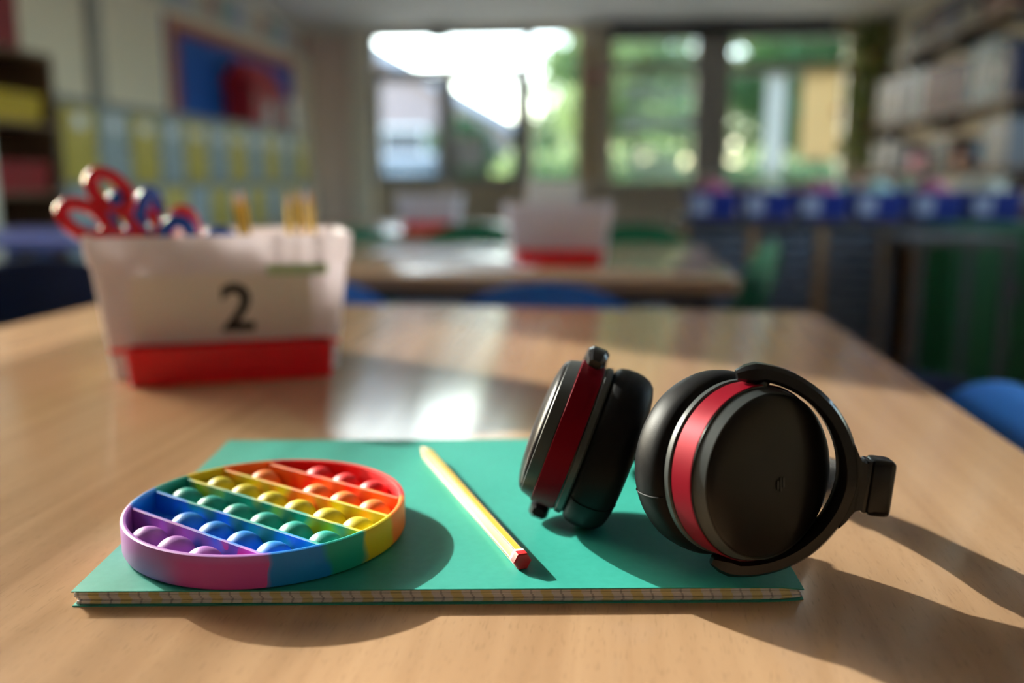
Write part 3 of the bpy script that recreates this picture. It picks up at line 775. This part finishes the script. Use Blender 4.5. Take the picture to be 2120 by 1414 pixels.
pcL, qL, bL, axL = cup(cL, nL, -28, Vector((.156, .988, 0)), D(0), True)
# headband: padded strap from hinge to hinge, lying back behind the cups
def catmull(P, n=10):
    P = [Vector(p) for p in P]; P = [P[0] * 2 - P[1]] + P + [P[-1] * 2 - P[-2]]; out = []
    for i in range(1, len(P) - 2):
        for k in range(n):
            t = k / n; a, b, c, d = P[i - 1:i + 3]
            out.append(.5 * ((2 * b) + (c - a) * t + (2 * a - 5 * b + 4 * c - d) * t * t + (3 * b - a - 3 * c + d) * t ** 3))
    out.append(P[-2]); return out
eR = pcR + qR * .0515; eL = pcL + qL * .0600
path = catmull([eR, L_(.155, .372, .036), L_(.163, .402, .0265), L_(.160, .437, .0190), L_(.150, .466, .0182), L_(.130, .488, .0180), L_(.100, .498, .0180), L_(.070, .495, .0195), L_(.050, .485, .030), eL])
def strap(path, hw, ht, off=0.0, i0=0, i1=None, z_off=0):
    rings = []; i1 = i1 or len(path)
    for i in range(i0, i1):
        t = (path[min(i + 1, len(path) - 1)] - path[max(i - 1, 0)]).normalized()
        f_ = i / (len(path) - 1); up = (bR * (1 - f_) + bL * f_).normalized() if (f_ < .12 or f_ > .88) else Vector((0, 0, 1))
        up = (up - t * up.dot(t)).normalized(); sd_ = t.cross(up).normalized()
        w = hw if 10 < i - i0 < (i1 - i0 - 5) else hw * .85
        c_ = path[i] + sd_ * off
        rings.append([c_ + up * w * u + sd_ * ht * v for u, v in ((1, .4), (.85, 1), (-.85, 1), (-1, .4), (-1, -.4), (-.85, -1), (.85, -1), (1, -.4))])
    return loft(rings, smooth=40)
hbnd = obj('headband', strap(path, .0108, .0022), M_HBLK, hp)
obj('headband_cushion', strap(path, .0096, .0030, -.0045, 30, len(path) - 22), M_LEATH, hbnd)

# ---- desk caddies
M_TUB = mat('white_translucent_tub', (.88, .83, .86), .35, var=.02, trans=.42); M_TRAY = mat('red_tray_plastic', (.88, .002, .018), .3, var=.04)
M_INK = mat('printed_number_ink', (.02, .02, .025), .6)
def text_mesh(s, size, ext=.0004):
    cu = bpy.data.curves.new('txt', 'FONT'); cu.body = s; cu.size = size; cu.extrude = ext; cu.align_x = 'CENTER'; cu.align_y = 'CENTER'; cu.offset = .0011 * size / .05
    o = bpy.data.objects.new('txt', cu); C.objects.link(o)
    dg = bpy.context.evaluated_depsgraph_get(); me = bpy.data.meshes.new_from_object(o.evaluated_get(dg))
    bpy.data.objects.remove(o); return me
def shell(w0, d0, w1, d1, h, th=.0022, r=.012, lip=.0):
    """open tapered tub with wall thickness"""
    def ring(w, d, z, rr=r): return [(x, y, z) for x, y in rounded_rect(w, d, rr)]
    def wd(z): f = z / h; return w0 + (w1 - w0) * f, d0 + (d1 - d0) * f
    rings = [ring(*wd(0), 0), ring(*wd(h * .80), h * .80)]
    if lip: rings += [ring(wd(h * .80)[0] + lip, wd(h * .80)[1] + lip, h * .805), ring(w1 + lip, d1 + lip, h)]
    else: rings += [ring(w1, d1, h)]
    rings += [ring(w1 - 2 * th, d1 - 2 * th, h), ring(w0 - 2 * th, d0 - 2 * th, th)]
    return loft(rings, smooth=40)
def caddy(label, loc, rz, num, group, detail=True):
    t = thing('desk_caddy', label, 'caddy', loc, rz, group)
    tub = obj('tub', shell(.192, .105, .218, .132, .1225, lip=.005), M_TUB, t)
    # red pencil trough clipped to the lower front
    y0, y1 = -.0900, -.0565
    bm = bmesh.new()
    tr = obj('front_trough', shell(.164, .030, .168, .0325, .030, .002, .004), M_TRAY, t, (.004, -.0735, 0))
    bx('clip_flange', -.096, .096, -.0565, -.0535, .0235, .0275, M_TRAY, t)
    if num:
        f = .0665 / .1225; slope = math.atan((.132 - .105) / 2 / .1225)
        ly = -(.105 + (.132 - .105) * .045 / .1225) / 2 - .0008
        cdm = box_mesh(.150, .0006, .058, base=False)
        o = obj('label_card', cdm, mat('label_card', (.88, .82, .84), .5), t, (-.001, ly - .0021, .0610), (slope, 0, 0))
        obj('number', text_mesh(num, .058), M_INK, o, (.0145 - .0035, -.0006, -.0035), (PI / 2, 0, 0))
    return t
cadA = YAW + D(16.3)
cadL = cw(-.2657, .826, T + .0002)
cad = caddy('white tub with a printed 2 and a red trough on the near table', cadL, cadA, '2', 'desk caddies')
# pale green tape strip along the tub front
ob = obj('tape_strip', box_mesh(.052, .0005, .010, base=False), mat('pale_green_tape', (.50, .66, .46), .4), cad, (.062, -.0652, .0925), (math.atan(.0135 / .1225), 0, 0))
p2 = at_z(1148, 552, T)
caddy('white tub with a red trough on the second table', (p2.x, p2.y + .09, T + .0002), D(4), None, 'desk caddies')
p3 = at_z(880, 480, T)
caddy('white tub with a red trough far back on the third table', (p3.x, p3.y + .09, T + .0002), D(3), None, 'desk caddies')

def inbox(x, y, z):
    """point in the near caddy's own space -> world"""
    return Matrix.Translation(cadL) @ Matrix.Rotation(cadA, 4, 'Z') @ Vector((x, y, z))
# pencils standing in the caddy: base point, tip point (caddy space)
def lean(b, t): d = (t - b).normalized(); return d.to_track_quat('Y', 'Z').to_euler()
for lab, b0, t0 in (('striped pencil leaning left, leftmost of those in the caddy', (.034, -.020, .006), (.010, -.012, .17)),
                    ('striped pencil beside the leftmost one in the caddy', (.028, -.005, .006), (.018, .006, .165)),
                    ('tallest striped pencil standing at the right end of the caddy', (.075, .012, .006), (.070, .020, .176)),
                    ('striped pencil in the middle of the right-hand bunch in the caddy', (.083, -.012, .006), (.078, -.014, .17)),
                    ('short striped pencil, lowest of the right-hand bunch in the caddy', (.060, -.024, .004), (.0585, -.030, .16))):
    B_, T_ = inbox(*b0), inbox(*t0)
    pencil(lab, B_, lean(B_, T_), 'pencils in the caddy', broad=True)
# scissors
M_SR = mat('red_scissor_handle', (.72, .012, .03), .15, var=.03); M_SB = mat('blue_scissor_handle', (.012, .07, .42), .14, var=.03); M_BL = mat('scissor_blade_steel', (.6, .6, .62), .25, metal=1.0)
def scissors(label, m, B_, axis, side, group='scissors in the caddy', open_=.0):
    """B_: pivot point, axis: from pivot to handles, side: direction across the loops"""
    axis = axis.normalized(); side = (side - axis * side.dot(axis)).normalized(); nn = side.cross(axis)
    R = Matrix((side, nn, axis)).transposed()
    t = bpy.data.objects.new('scissors', None); C.objects.link(t); tag(t, label, 'scissors', group)
    t.matrix_world = Matrix.Translation(B_) @ R.to_4x4()
    for s in (-1, 1):
        ctr = Vector((s * .0165, 0, .052)); rx, rz = .0120, .0190
        th = D(10) * s
        pts = []
        for k in range(28):
            a = 2 * PI * k / 28; q = Vector((rx * math.cos(a), 0, rz * math.sin(a))); q = Matrix.Rotation(th, 3, 'Y') @ q; pts.append(ctr + q)
        me = tube(pts, .0060, 12, loop=True, flat=1.0)
        h = obj('handle', me, m, t, (0, s * .0012, 0))
        obj('shank', tube([(s * .011, 0, .036), (s * .006, 0, .022), (s * .002, 0, .006), (0, 0, -.006)], [.0050, .0046, .0050, .0042], 10), m, h)
        bm = bmesh.new(); v = [bm.verts.new(q) for q in ((-s * .004, s * .0004, -.004), (s * .005, s * .0004, -.006), (s * .0022, s * .0004, -.055), (-s * .001, s * .0004, -.062))]
        f_ = bm.faces.new(v); r_ = bmesh.ops.extrude_face_region(bm, geom=[f_]); bmesh.ops.translate(bm, verts=[e for e in r_['geom'] if isinstance(e, bmesh.types.BMVert)], vec=(0, s * .0010, 0))
        obj('blade', mesh_from(bm, 'blade'), M_BL, t)
    obj('screw', tube([(0, -.0055, 0), (0, .0055, 0)], .0026, 14), M_BL, t)
    return t
def cdir(x, y, z): return (Matrix.Rotation(cadA, 3, 'Z') @ Vector((x, y, z)))
scissors('red-handled scissors hanging out over the left end of the caddy', M_SR, inbox(-.064, -.012, .112), cdir(-.74, -.05, .68), cdir(.72, .35, .42))
scissors('blue-handled scissors standing next to the red pair in the caddy', M_SB, inbox(-.076, .016, .086), cdir(.02, -.10, 1), cdir(.55, .80, .1))
scissors('red-handled scissors showing one loop in the middle of the caddy', M_SR, inbox(-.050, .008, .073), cdir(-.05, .25, 1), cdir(.9, .4, -.1))
scissors('blue-handled scissors sunk low in the middle of the caddy', M_SB, inbox(-.038, -.014, .062), cdir(.32, -.2, 1), cdir(1, .1, -.25))

# ================================================================== left side of the room
M_LY = mat('locker_yellow', (.52, .40, .07), .45, var=.05); M_LG = mat('locker_blue_grey', (.30, .36, .38), .45, var=.05); M_LC = mat('locker_carcass', (.20, .20, .19), .5)
LX = -2.72; LY0, LY1, LH = 4.18, 7.74, 1.29
lk = thing('locker_cabinet', 'long low locker unit with alternating yellow and grey doors along the left wall', 'lockers', ((XL + LX) / 2 - .01, 0, 0))
lw = (LX - XL) / 2 - .02
bx('carcass', -lw, lw - .01, LY0, LY1, 0.03, LH, M_LC, lk)
bx('plinth', -lw, lw - .05, LY0 + .02, LY1 - .02, 0, .03, M_STEEL, lk)
cols = 11; cwid = (LY1 - LY0 - .04) / cols
dm = box_mesh(.016, cwid - .022, .375, .004); km = tube([(0, 0, 0), (.02, 0, 0)], .010, 12); lc = box_mesh(.002, .10, .07)
for r in range(3):
    for c_ in range(cols):
        m_ = M_LY if (r + c_) % 2 == 0 else M_LG
        d = objm('door', dm, m_, lk, (lw - .001, LY0 + .02 + (c_ + .5) * cwid, LH - .02 - (r + 1) * .405))
        obj('knob', km, M_STEEL, d, (.009, cwid * .32, .19))
        if r == 0: obj('name_card', lc, M_PAPER, d, (.0085, 0, .27))
# notice board on the left wall
nb = thing('notice_board', 'blue notice board with an orange border on the left wall', 'notice board', (XL + .002, 0, 0))
bx('backing', 0, .02, 6.03, 8.48, 1.34, 2.0, mat('blue_backing_paper', (.004, .09, .42), .7), nb)
for nm, a in (('border_strip', (6.03, 8.48, 1.93, 2.00)), ('border_strip', (6.03, 6.11, 1.34, 1.93)), ('border_strip', (8.40, 8.48, 1.34, 1.93))):
    bx(nm, .02, .028, *a, mat('orange_border', (.55, .26, .16), .7), nb)
for a in ((6.11, 8.40, 1.885, 1.93), (6.11, 6.19, 1.34, 1.885)): bx('inner_border_strip', .02, .026, *a, mat('maroon_border', (.20, .02, .05), .7), nb)
# red house-shaped model on top of the lockers
hs = thing('model_house', 'red model house with a pitched roof on top of the lockers', 'model', (-2.94, 7.1, LH + .001), D(0))
bx('wall', -.11, .11, -.30, .30, 0, .30, mat('model_house_red', (.35, .008, .018), .5), hs)
bm = bmesh.new(); v = [bm.verts.new(q) for q in ((-.14, -.34, .30), (.14, -.34, .30), (.14, .34, .30), (-.14, .34, .30), (0, -.34, .50), (0, .34, .50))]
for f_ in ((0, 1, 4), (1, 2, 5, 4), (2, 3, 5), (3, 0, 4, 5), (3, 2, 1, 0)): bm.faces.new([v[i] for i in f_])
obj('roof', mesh_from(bm, 'roof'), mat('model_roof_red', (.42, .01, .02), .5), hs)
bx('door', .11, .118, -.09, .09, .01, .19, mat('model_door_grey', (.42, .40, .38), .5), hs)
pp_ = bx('paper_stack', -3.05, -2.80, 7.50, 7.72, LH + .001, LH + .26, mat('cream_card', (.62, .55, .50), .8)); tag(pp_, 'block of cream card standing on the lockers beside the red model house', 'card')
# alphabet frieze above the board
fz = thing('wall_frieze', 'pale strip of small picture cards running above the notice board', 'frieze', (XL + .002, 0, 2.06))
bx('strip', 0, .006, 5.7, 8.9, 0, .26, mat('frieze_paper', (.55, .52, .47), .8), fz)
fc = [mat('frieze_card_%d' % i, c_, .8) for i, c_ in enumerate([(.5, .25, .22), (.28, .38, .5), (.6, .55, .4), (.35, .45, .36), (.55, .5, .55)])]
fm = box_mesh(.004, .16, .18)
for k in range(16): objm('picture_card', fm, fc[(k * 3) % 5], fz, (.008, 5.82 + k * .195, .04))
# shelf at the far left with trays
BX0, BX1, BY0, BY1, BH_ = XL + .03, -2.72, 3.64, 4.14, 1.46
bc = thing('bookcase', 'dark wooden shelf unit at the left edge, with trays on it', 'bookcase', ((BX0 + BX1) / 2, (BY0 + BY1) / 2, 0))
hx, hy = (BX1 - BX0) / 2, (BY1 - BY0) / 2
for s in (-1, 1): bx('side_panel', -hx, hx, s * hy - (.02 if s > 0 else 0), s * hy + (.02 if s < 0 else 0), 0, BH_, M_DWOOD, bc)
bx('back_panel', -hx, -hx + .01, -hy + .02, hy - .02, 0.02, BH_, M_DWOOD, bc)
for z in (.05, .42, .80, 1.12, BH_ - .02): bx('shelf', -hx + .01, hx, -hy + .02, hy - .02, z, z + .02, M_DWOOD, bc)
def tray(label, loc, w, d, h, m, group, rz=0):
    t = thing('storage_tray', label, 'tray', loc, rz, group)
    obj('tray_body', shell(w * .92, d * .95, w, d, h, .003, .015), m, t)
    bm = bmesh.new(); box(bm, 0, -d / 2 - .006, h - .02, w * .3, .012, .014); bevel_all(bm, .003)
    obj('handle', mesh_from(bm, 'h', 40), m, t); return t
M_YT = mat('yellow_tray', (.50, .33, .01), .4); M_RT = mat('dark_red_tray', (.26, .008, .014), .4)
tray('yellow storage tray on the dark shelf unit at the left edge', (-2.915, 3.89, 1.141), .40, .34, .13, M_YT, 'trays on the dark shelf', D(90))
tray('dark red storage tray on the dark shelf unit, under the yellow one', (-2.915, 3.89, .821), .42, .34, .14, M_RT, 'trays on the dark shelf', D(90))
tray('navy storage tray at the bottom of the dark shelf unit', (-2.915, 3.89, .441), .42, .34, .16, M_NAVYP, 'trays on the dark shelf', D(90))
rbag = thing('storage_box', 'dark red box on top of the dark shelf unit', 'box', (-2.91, 3.86, BH_ + .001))
obj('box_body', box_mesh(.28, .26, .26, .01), mat('dark_red_box', (.22, .012, .02), .6), rbag); obj('lid', box_mesh(.30, .28, .04, .008), mat('box_lid', (.07, .02, .02), .6), rbag, (0, 0, .26))
# blue-topped side table left
st = thing('side_table', 'low table with a lavender blue top beyond the navy chair', 'table', (-1.55, 2.42, 0))
obj('tabletop', slab(.80, .60, .70, .722, .03), mat('lavender_laminate', (.16, .19, .48), .35), st)
for sx in (-1, 1):
    for s2 in (-1, 1): bx('leg', sx * .35 - .015, sx * .35 + .015, s2 * .25 - .015, s2 * .25 + .015, 0, .70, M_STEEL, st)

# ================================================================== right side of the room
UY = 4.2; UX0, UX1, UH = .27, 1.86, .70
un = thing('tray_cabinet', 'wooden cabinet of shallow grey drawers under the row of blue tubs', 'cabinet', (0, UY, 0))
bx('worktop', UX0 - .02, UX1 + .02, -.02, .46, UH - .03, UH, mat('dark_worktop', (.06, .05, .045), .5), un)
bx('plinth', UX0, UX1, .03, .44, 0, .06, M_DWOOD, un)
bx('back_panel', UX0, UX1, .43, .445, .06, UH - .03, M_DWOOD, un)
ups = [UX0 + .02, .60, .905, 1.185, 1.335, 1.60, UX1 - .02]
for x in ups: bx('upright', x - .018, x + .018, 0, .43, .06, UH - .03, M_WOOD, un)
M_GT = mat('grey_drawer', (.13, .14, .17), .45, var=.06)
for a, b in zip(ups[:-1], ups[1:]):
    w = b - a - .036
    if w < .18: continue
    dmsh = box_mesh(w - .012, .40, .040, .006); hm = box_mesh(.06, .012, .010, .003)
    for k in range(11):
        d = obj('drawer', dmsh, M_GT, un, ((a + b) / 2, .21, .075 + k * .053)); obj('handle', hm, M_GT, d, (0, -.206, .016))
M_TUBB = mat('blue_tub_plastic', (.006, .022, .20), .4); M_TL = mat('pale_tub_label', (.40, .42, .55), .6)
txs = [.42, .665, .91, 1.155, 1.40, 1.645]
M_PB = mat('pink_soft_ball', (.42, .10, .16), .7); M_CB = mat('cream_soft_ball', (.50, .47, .34), .7); M_MB = mat('mint_soft_ball', (.33, .48, .40), .7)
ballm = lathe([(0, -.055)] + [(.055 * math.cos(D(a)), .055 * math.sin(D(a))) for a in range(-75, 90, 15)] + [(0, .055)], 24, 60)
ordn = 'first second third fourth fifth sixth seventh eighth ninth tenth eleventh twelfth thirteenth fourteenth fifteenth sixteenth seventeenth eighteenth nineteenth twentieth twenty-first twenty-second twenty-third twenty-fourth twenty-fifth twenty-sixth twenty-seventh twenty-eighth'.split()
for i, x in enumerate(txs):
    t = thing('storage_tub', 'blue tub with a pale label on the drawer cabinet, %s from the left' % ordn[i], 'tub', (x, UY + .14, UH + .001), 0, 'blue tubs on the cabinet')
    obj('tub_body', shell(.20, .24, .225, .27, .125, .003, .02), M_TUBB, t)
    obj('label_card', box_mesh(.075, .002, .075, base=False), M_TL, t, (-.06, -.1305, .062), (math.atan(.015 / .125), 0, 0))
    bm_, nm = ((M_PB, 'pink'), (M_CB, 'cream'), (M_PB, 'pink'), (M_MB, 'mint'), (M_PB, 'pink'), (M_CB, 'cream'))[i]
    o = objm('soft_ball', ballm, bm_, None, (x, UY + .14, UH + .0045 + .088)); o.scale = (1.55, 1.55, 1.55)
    tag(o, '%s soft ball lying in the %s blue tub from the left' % (nm, ordn[i]), 'ball', 'balls in the blue tubs')
# grey desk and green cupboard at the right edge
q = at_y(1995, 495, 3.2)
dk = thing('side_desk', 'grey-topped desk standing in front of the green cupboard at the right', 'desk', (q.x + .02, 3.2, 0))
obj('desktop', slab(.34, .42, .655, .68, .02), mat('grey_desktop', (.10, .10, .10), .35), dk, (0, .21, 0))
for sx in (-1, 1):
    for s2 in (0, 1): bx('leg', sx * .145 - .013, sx * .145 + .013, .03 + s2 * .36 - .013, .03 + s2 * .36 + .013, 0, .655, M_STEEL, dk)
q = at_y(2075, 465, 3.75)
gc = thing('cupboard', 'dark green cupboard with a white notice at the right edge', 'cupboard', (q.x + .12, 3.75, 0))
M_GC = mat('green_cupboard_paint', (.004, .085, .02), .5)
bx('carcass', -.30, .30, .02, .36, .04, .695, M_GC, gc); bx('plinth', -.28, .28, .04, .34, 0, .04, M_STEEL, gc)
for s in (-1, 1):
    d = bx('door', s * .15 - .142, s * .15 + .142, 0, .018, .06, .68, M_GC, gc); bx('handle', -s * .10 - .01, -s * .10 + .01, -.025, -.009, .33, .43, M_STEEL, d)
bx('notice', .10, .26, -.004, -.001, .42, .64, M_PAPER, gc)
# shelves on the right wall
RX = 2.2
def wshelf(label, z, y0, y1):
    t = thing('wall_shelf', label, 'shelf', (XR - .002, (y0 + y1) / 2, z)); L2 = (y1 - y0) / 2
    bx('board', -.24, 0, -L2, L2, -.025, 0, M_DWOOD, t)
    for k in (-1, 0, 1): bx('bracket', -.18, 0, k * L2 * .9 - .012, k * L2 * .9 + .012, -.11, -.025, M_STEEL, t)
    return t
wshelf('lower wooden wall shelf on the right holding boxes and a ball', .95, 5.55, 8.7)
wshelf('middle wooden wall shelf on the right holding a row of files and books', 1.35, 5.55, 8.6)
wshelf('upper wooden wall shelf on the right near the ceiling', 1.86, 5.55, 7.9)
bookm = {}
def book(name, label, cat, y, z, w, h, m, group, d=.19):
    key = (round(w, 3), round(h, 3), d)
    if key not in bookm:
        bm = bmesh.new(); box(bm, 0, 0, h / 2, d, w, h); bevel_all(bm, .004); bookm[key] = mesh_from(bm, 'bk', 40)
        bm = bmesh.new(); box(bm, .002, 0, h / 2 + .002, d - .012, w - .012, h - .001); bookm[key + (1,)] = mesh_from(bm, 'pg')
    t = thing(name, label, cat, (XR - .012 - d / 2 - .01, y, z + .001), 0, group)
    objm('cover', bookm[key], m, t)
    if w == .13: obj('spine_label', box_mesh(.002, w * .5, h * .25), M_PAPER, t, (-d / 2 - .002, 0, h * .35))
    return t
rb_ = random.Random(5)
pal = [('white', (.42, .44, .47)), ('maroon', (.09, .006, .014)), ('pale blue', (.20, .33, .44)), ('grey', (.07, .07, .08)), ('crimson', (.18, .008, .028)), ('plum', (.05, .018, .045)), ('navy', (.03, .04, .12)), ('silver', (.20, .21, .24))]
pm = {n: mat('book_' + n.replace(' ', '_'), c_, .55) for n, c_ in pal}
y = 8.45; k = 0
seq = ['white', 'grey', 'white', 'white', 'grey', 'plum', 'white', 'white', 'grey', 'white', 'grey', 'maroon', 'crimson', 'maroon', 'plum', 'maroon', 'crimson', 'navy', 'plum', 'pale blue', 'white', 'pale blue', 'silver', 'navy', 'maroon', 'grey', 'white', 'crimson']  # grey ones among the first files stand in for dark gaps between them
for n in seq:
    w = .13 if n in ('white', 'pale blue', 'silver') else .10
    h = {'white': .36, 'silver': .33, 'pale blue': .38}.get(n, .30 + .06 * rb_.random())
    y -= w / 2 + .004
    if y < 5.65: break
    k += 1
    book('shelf_file' if w > .11 else 'shelf_book', '%s %s on the middle right wall shelf, %s along from the windows' % (n, 'box file' if w > .11 else 'book', ordn[k - 1]), 'file' if w > .11 else 'book', y, 1.35, w, round(h, 2), pm[n], 'files and books on the middle shelf', .18)
    y -= w / 2
for i, (n, y, w, h) in enumerate((('grey', 7.5, .30, .22), ('plum', 7.1, .26, .25), ('navy', 6.75, .30, .24), ('grey', 6.35, .34, .24), ('maroon', 5.9, .40, .26))):
    book('storage_box', '%s box on the upper right wall shelf, %s from the windows' % (n, ordn[i]), 'box', y, 1.86, w, h, pm[n], 'boxes on the upper shelf', .2)
low = [('white', 8.3, .22, .24), ('white', 7.95, .20, .26), ('silver', 7.6, .26, .20), ('pink', 7.2, .34, .12), ('grey', 6.7, .36, .22), ('terracotta', 6.35, .14, .12), ('silver', 5.75, .36, .28)]
pm['pink'] = mat('box_pink', (.42, .10, .20), .55); pm['terracotta'] = mat('box_terracotta', (.38, .14, .07), .6)
for i, (n, y, w, h) in enumerate(low):
    book('storage_box', '%s box on the lower right wall shelf, %s along from the windows' % (n, ordn[i]), 'box', y, .95, w, h, pm[n], 'boxes on the lower shelf', .2)
o = objm('play_ball', ballm, mat('bright_blue_ball', (.01, .17, .38), .45), None, (XR - .13, 6.08, .95 + .10)); o.scale = (1.7, 1.7, 1.7); tag(o, 'bright blue ball on the lower right wall shelf', 'ball')
# low counter along the right wall under the shelves
ct = thing('wall_counter', 'low pale counter running along the right wall under the shelves', 'counter', (2.10, 6.8, 0))
bx('worktop', -.22, .30, -1.9, 1.9, .76, .79, mat('counter_top', (.42, .36, .30), .4), ct); bx('carcass', -.18, .28, -1.88, 1.88, .05, .76, M_DWOOD, ct)
for i in range(5):
    cpl = [('teal', (.05, .25, .26)), ('pink', (.42, .14, .18)), ('grey', (.30, .30, .32)), ('teal', (.05, .25, .26)), ('cream', (.5, .45, .36))][i]
    t = tray('%s tray on the counter under the right wall shelves, %s from the windows' % (cpl[0], ordn[i]), (2.06, 8.2 - i * .62, .791), .46, .30, .10, mat('tray_' + cpl[0], cpl[1], .5), 'trays on the wall counter', D(-90))
# ivy display hanging in the corner by the window
iv = thing('hanging_ivy', 'green ivy garland hanging beside the window in the right corner', 'plant', (2.22, 8.86, 0))
lm = None
bm = bmesh.new(); v = [bm.verts.new(q) for q in ((0, 0, 0), (.035, .006, -.02), (.045, .0, -.055), (.0, .012, -.10), (-.045, 0, -.055), (-.035, .006, -.02))]
bm.faces.new((v[0], v[1], v[2], v[3])); bm.faces.new((v[0], v[3], v[4], v[5])); lm = mesh_from(bm, 'leaf')
ivm = [mat('ivy_dark', (.09, .15, .03), .5, trans=.3), mat('ivy_olive', (.22, .25, .05), .5, trans=.3), mat('ivy_pale', (.36, .44, .14), .5, trans=.4), mat('ivy_orange', (.40, .18, .02), .5, trans=.3)]
ri = random.Random(9)
for s in range(5):
    x0 = -.14 + s * .075; zt_ = 2.34; zb_ = .95 + ri.random() * .3
    pts = [(x0 + .03 * math.sin(k * 1.7 + s), .02 * math.cos(k * 2.1 + s), zt_ + (zb_ - zt_) * k / 12) for k in range(13)]
    obj('stem', tube(pts, .006, 6), ivm[0], iv)
    for k in range(34):
        f = (k + ri.random()) / 34; p_ = Vector(pts[min(12, int(f * 12.5))])
        objm('leaf', lm, ri.choice(ivm[:3] + ivm[:2] + [ivm[3]] * (1 if ri.random() < .25 else 0)), iv, (p_.x + ri.uniform(-.07, .07), p_.y + ri.uniform(-.06, .04), zt_ + (zb_ - zt_) * f), (ri.uniform(-.5, .5), ri.uniform(-.5, .5), ri.uniform(-PI, PI)))

# ================================================================== things at the window wall
M_CBL = mat('cream_translucent_blind', (.80, .70, .50), .8, trans=.6); M_WBL = mat('white_translucent_blind', (.74, .80, .82), .8, trans=.6)
def blind(label, x0, x1, z0, z1, m, y=BY - .03):
    t = thing('roller_blind', label, 'blind', ((x0 + x1) / 2, y, z0), 0, 'blind panels in the right window')
    bx('fabric', -(x1 - x0) / 2, (x1 - x0) / 2, -.002, .002, .02, z1 - z0, m, t); bx('bottom_rail', -(x1 - x0) / 2, (x1 - x0) / 2, -.008, .008, 0, .02, M_WHITE, t)
blind('wide cream blind panel glowing in the right-hand window', 1.67, 2.02, 1.06, 1.92, M_CBL)
blind('narrow white blind strip left of the cream blind panel', 1.34, 1.52, .93, 1.87, M_WBL)
blind('narrow cream blind strip hanging on the mullion right of the doors', -.40, -.24, .86, 2.15, M_CBL, BY - .06)
# pale writing painted on the window pane
M_PEN = mat('chalk_pen', (.72, .80, .78), .8, trans=.4)
wr = thing('window_writing', 'rows of pale chalk-pen writing on the pane right of the mullion', 'writing', (0, BY + .05, 0))
rw = random.Random(4)
for r, (z, xa, xb) in enumerate(((1.74, -.02, .62), (1.62, .0, .58), (1.44, .0, .66), (1.36, -.05, .66), (1.12, .05, .50), (1.02, .08, .50), (.93, .10, .52))):
    x = xa; bm = bmesh.new()
    while x < xb:
        w = rw.uniform(.03, .07); h = rw.uniform(.05, .085)
        pts = [(x + w * t / 5, 0, z + h * (.5 + .5 * math.sin(t * 2.2 + r))) for t in range(6)]
        for a, b in zip(pts[:-1], pts[1:]):
            box(bm, (a[0] + b[0]) / 2, 0, (a[2] + b[2]) / 2, w / 5 + .012, .001, abs(a[2] - b[2]) + .02)
        x += w + .02
    obj('writing_line', mesh_from(bm, 'w'), M_PEN, wr)
ps = thing('door_notice', 'white paper notice taped to the glass of the right door leaf', 'notice', (-1.53, BY + .03, 1.0)); bx('sheet', -.16, .16, 0, .001, 0, .30, M_PAPER, ps); bx('tape', -.03, .03, -.001, 0, .28, .31, M_CBL, ps)
og = thing('hanging_ornament', 'small purple ornament hanging from the mullion by the doors', 'ornament', (-.27, BY - .17, 1.86))
obj('bauble', ballm, mat('purple_bauble', (.16, .06, .24), .4), og); obj('string', tube([(0, 0, .05), (0, 0, .44)], .003, 6), M_STEEL, og)
pot = thing('bright_spot_pot', 'white pot in place of a sunlit spot at the foot of the mullion', 'pot', (.85, BY - .07, .831))  # pot added to give the bright spot of the mullion's sunlit foot
obj('pot', lathe([(0, 0), (.05, 0), (.065, .11), (.058, .11), (.046, .01), (0, .01)], 32, 40), M_WHITE, pot); obj('soil', lathe([(0, .085), (.055, .085), (.055, .095), (0, .095)], 24), M_DWOOD, pot)
# white sheets stand in for window reflections on the second table, card behind its caddy
for i, (px, py, rz, lab) in enumerate(((905, 520, .1, 'white sheet in place of a window reflection on the second table, left of the caddy'), (985, 545, -.2, 'white sheet in place of a window reflection on the second table, closest to the caddy'))):
    q = at_z(px, py, T); s_ = thing('reflection_sheet', lab, 'paper', (q.x, q.y, T + .0005), rz, 'reflection sheets on the second table'); bx('sheet', -.15, .15, -.105, .105, 0, .0006, M_PAPER, s_)
q = at_y(1140, 440, 2.12)
cs = thing('card_stand', 'white folded card standing behind the caddy on the second table', 'card', (q.x, 2.2, T + .001))
bm = bmesh.new(); box(bm, 0, -.02, .085, .13, .002, .17, Matrix.Rotation(-.1, 3, 'X')); obj('front_leaf', mesh_from(bm, 'c'), M_PAPER, cs, (0, 0, .0)); bm = bmesh.new(); box(bm, 0, .02, .085, .13, .002, .17, Matrix.Rotation(.1, 3, 'X')); obj('rear_leaf', mesh_from(bm, 'c'), M_PAPER, cs)
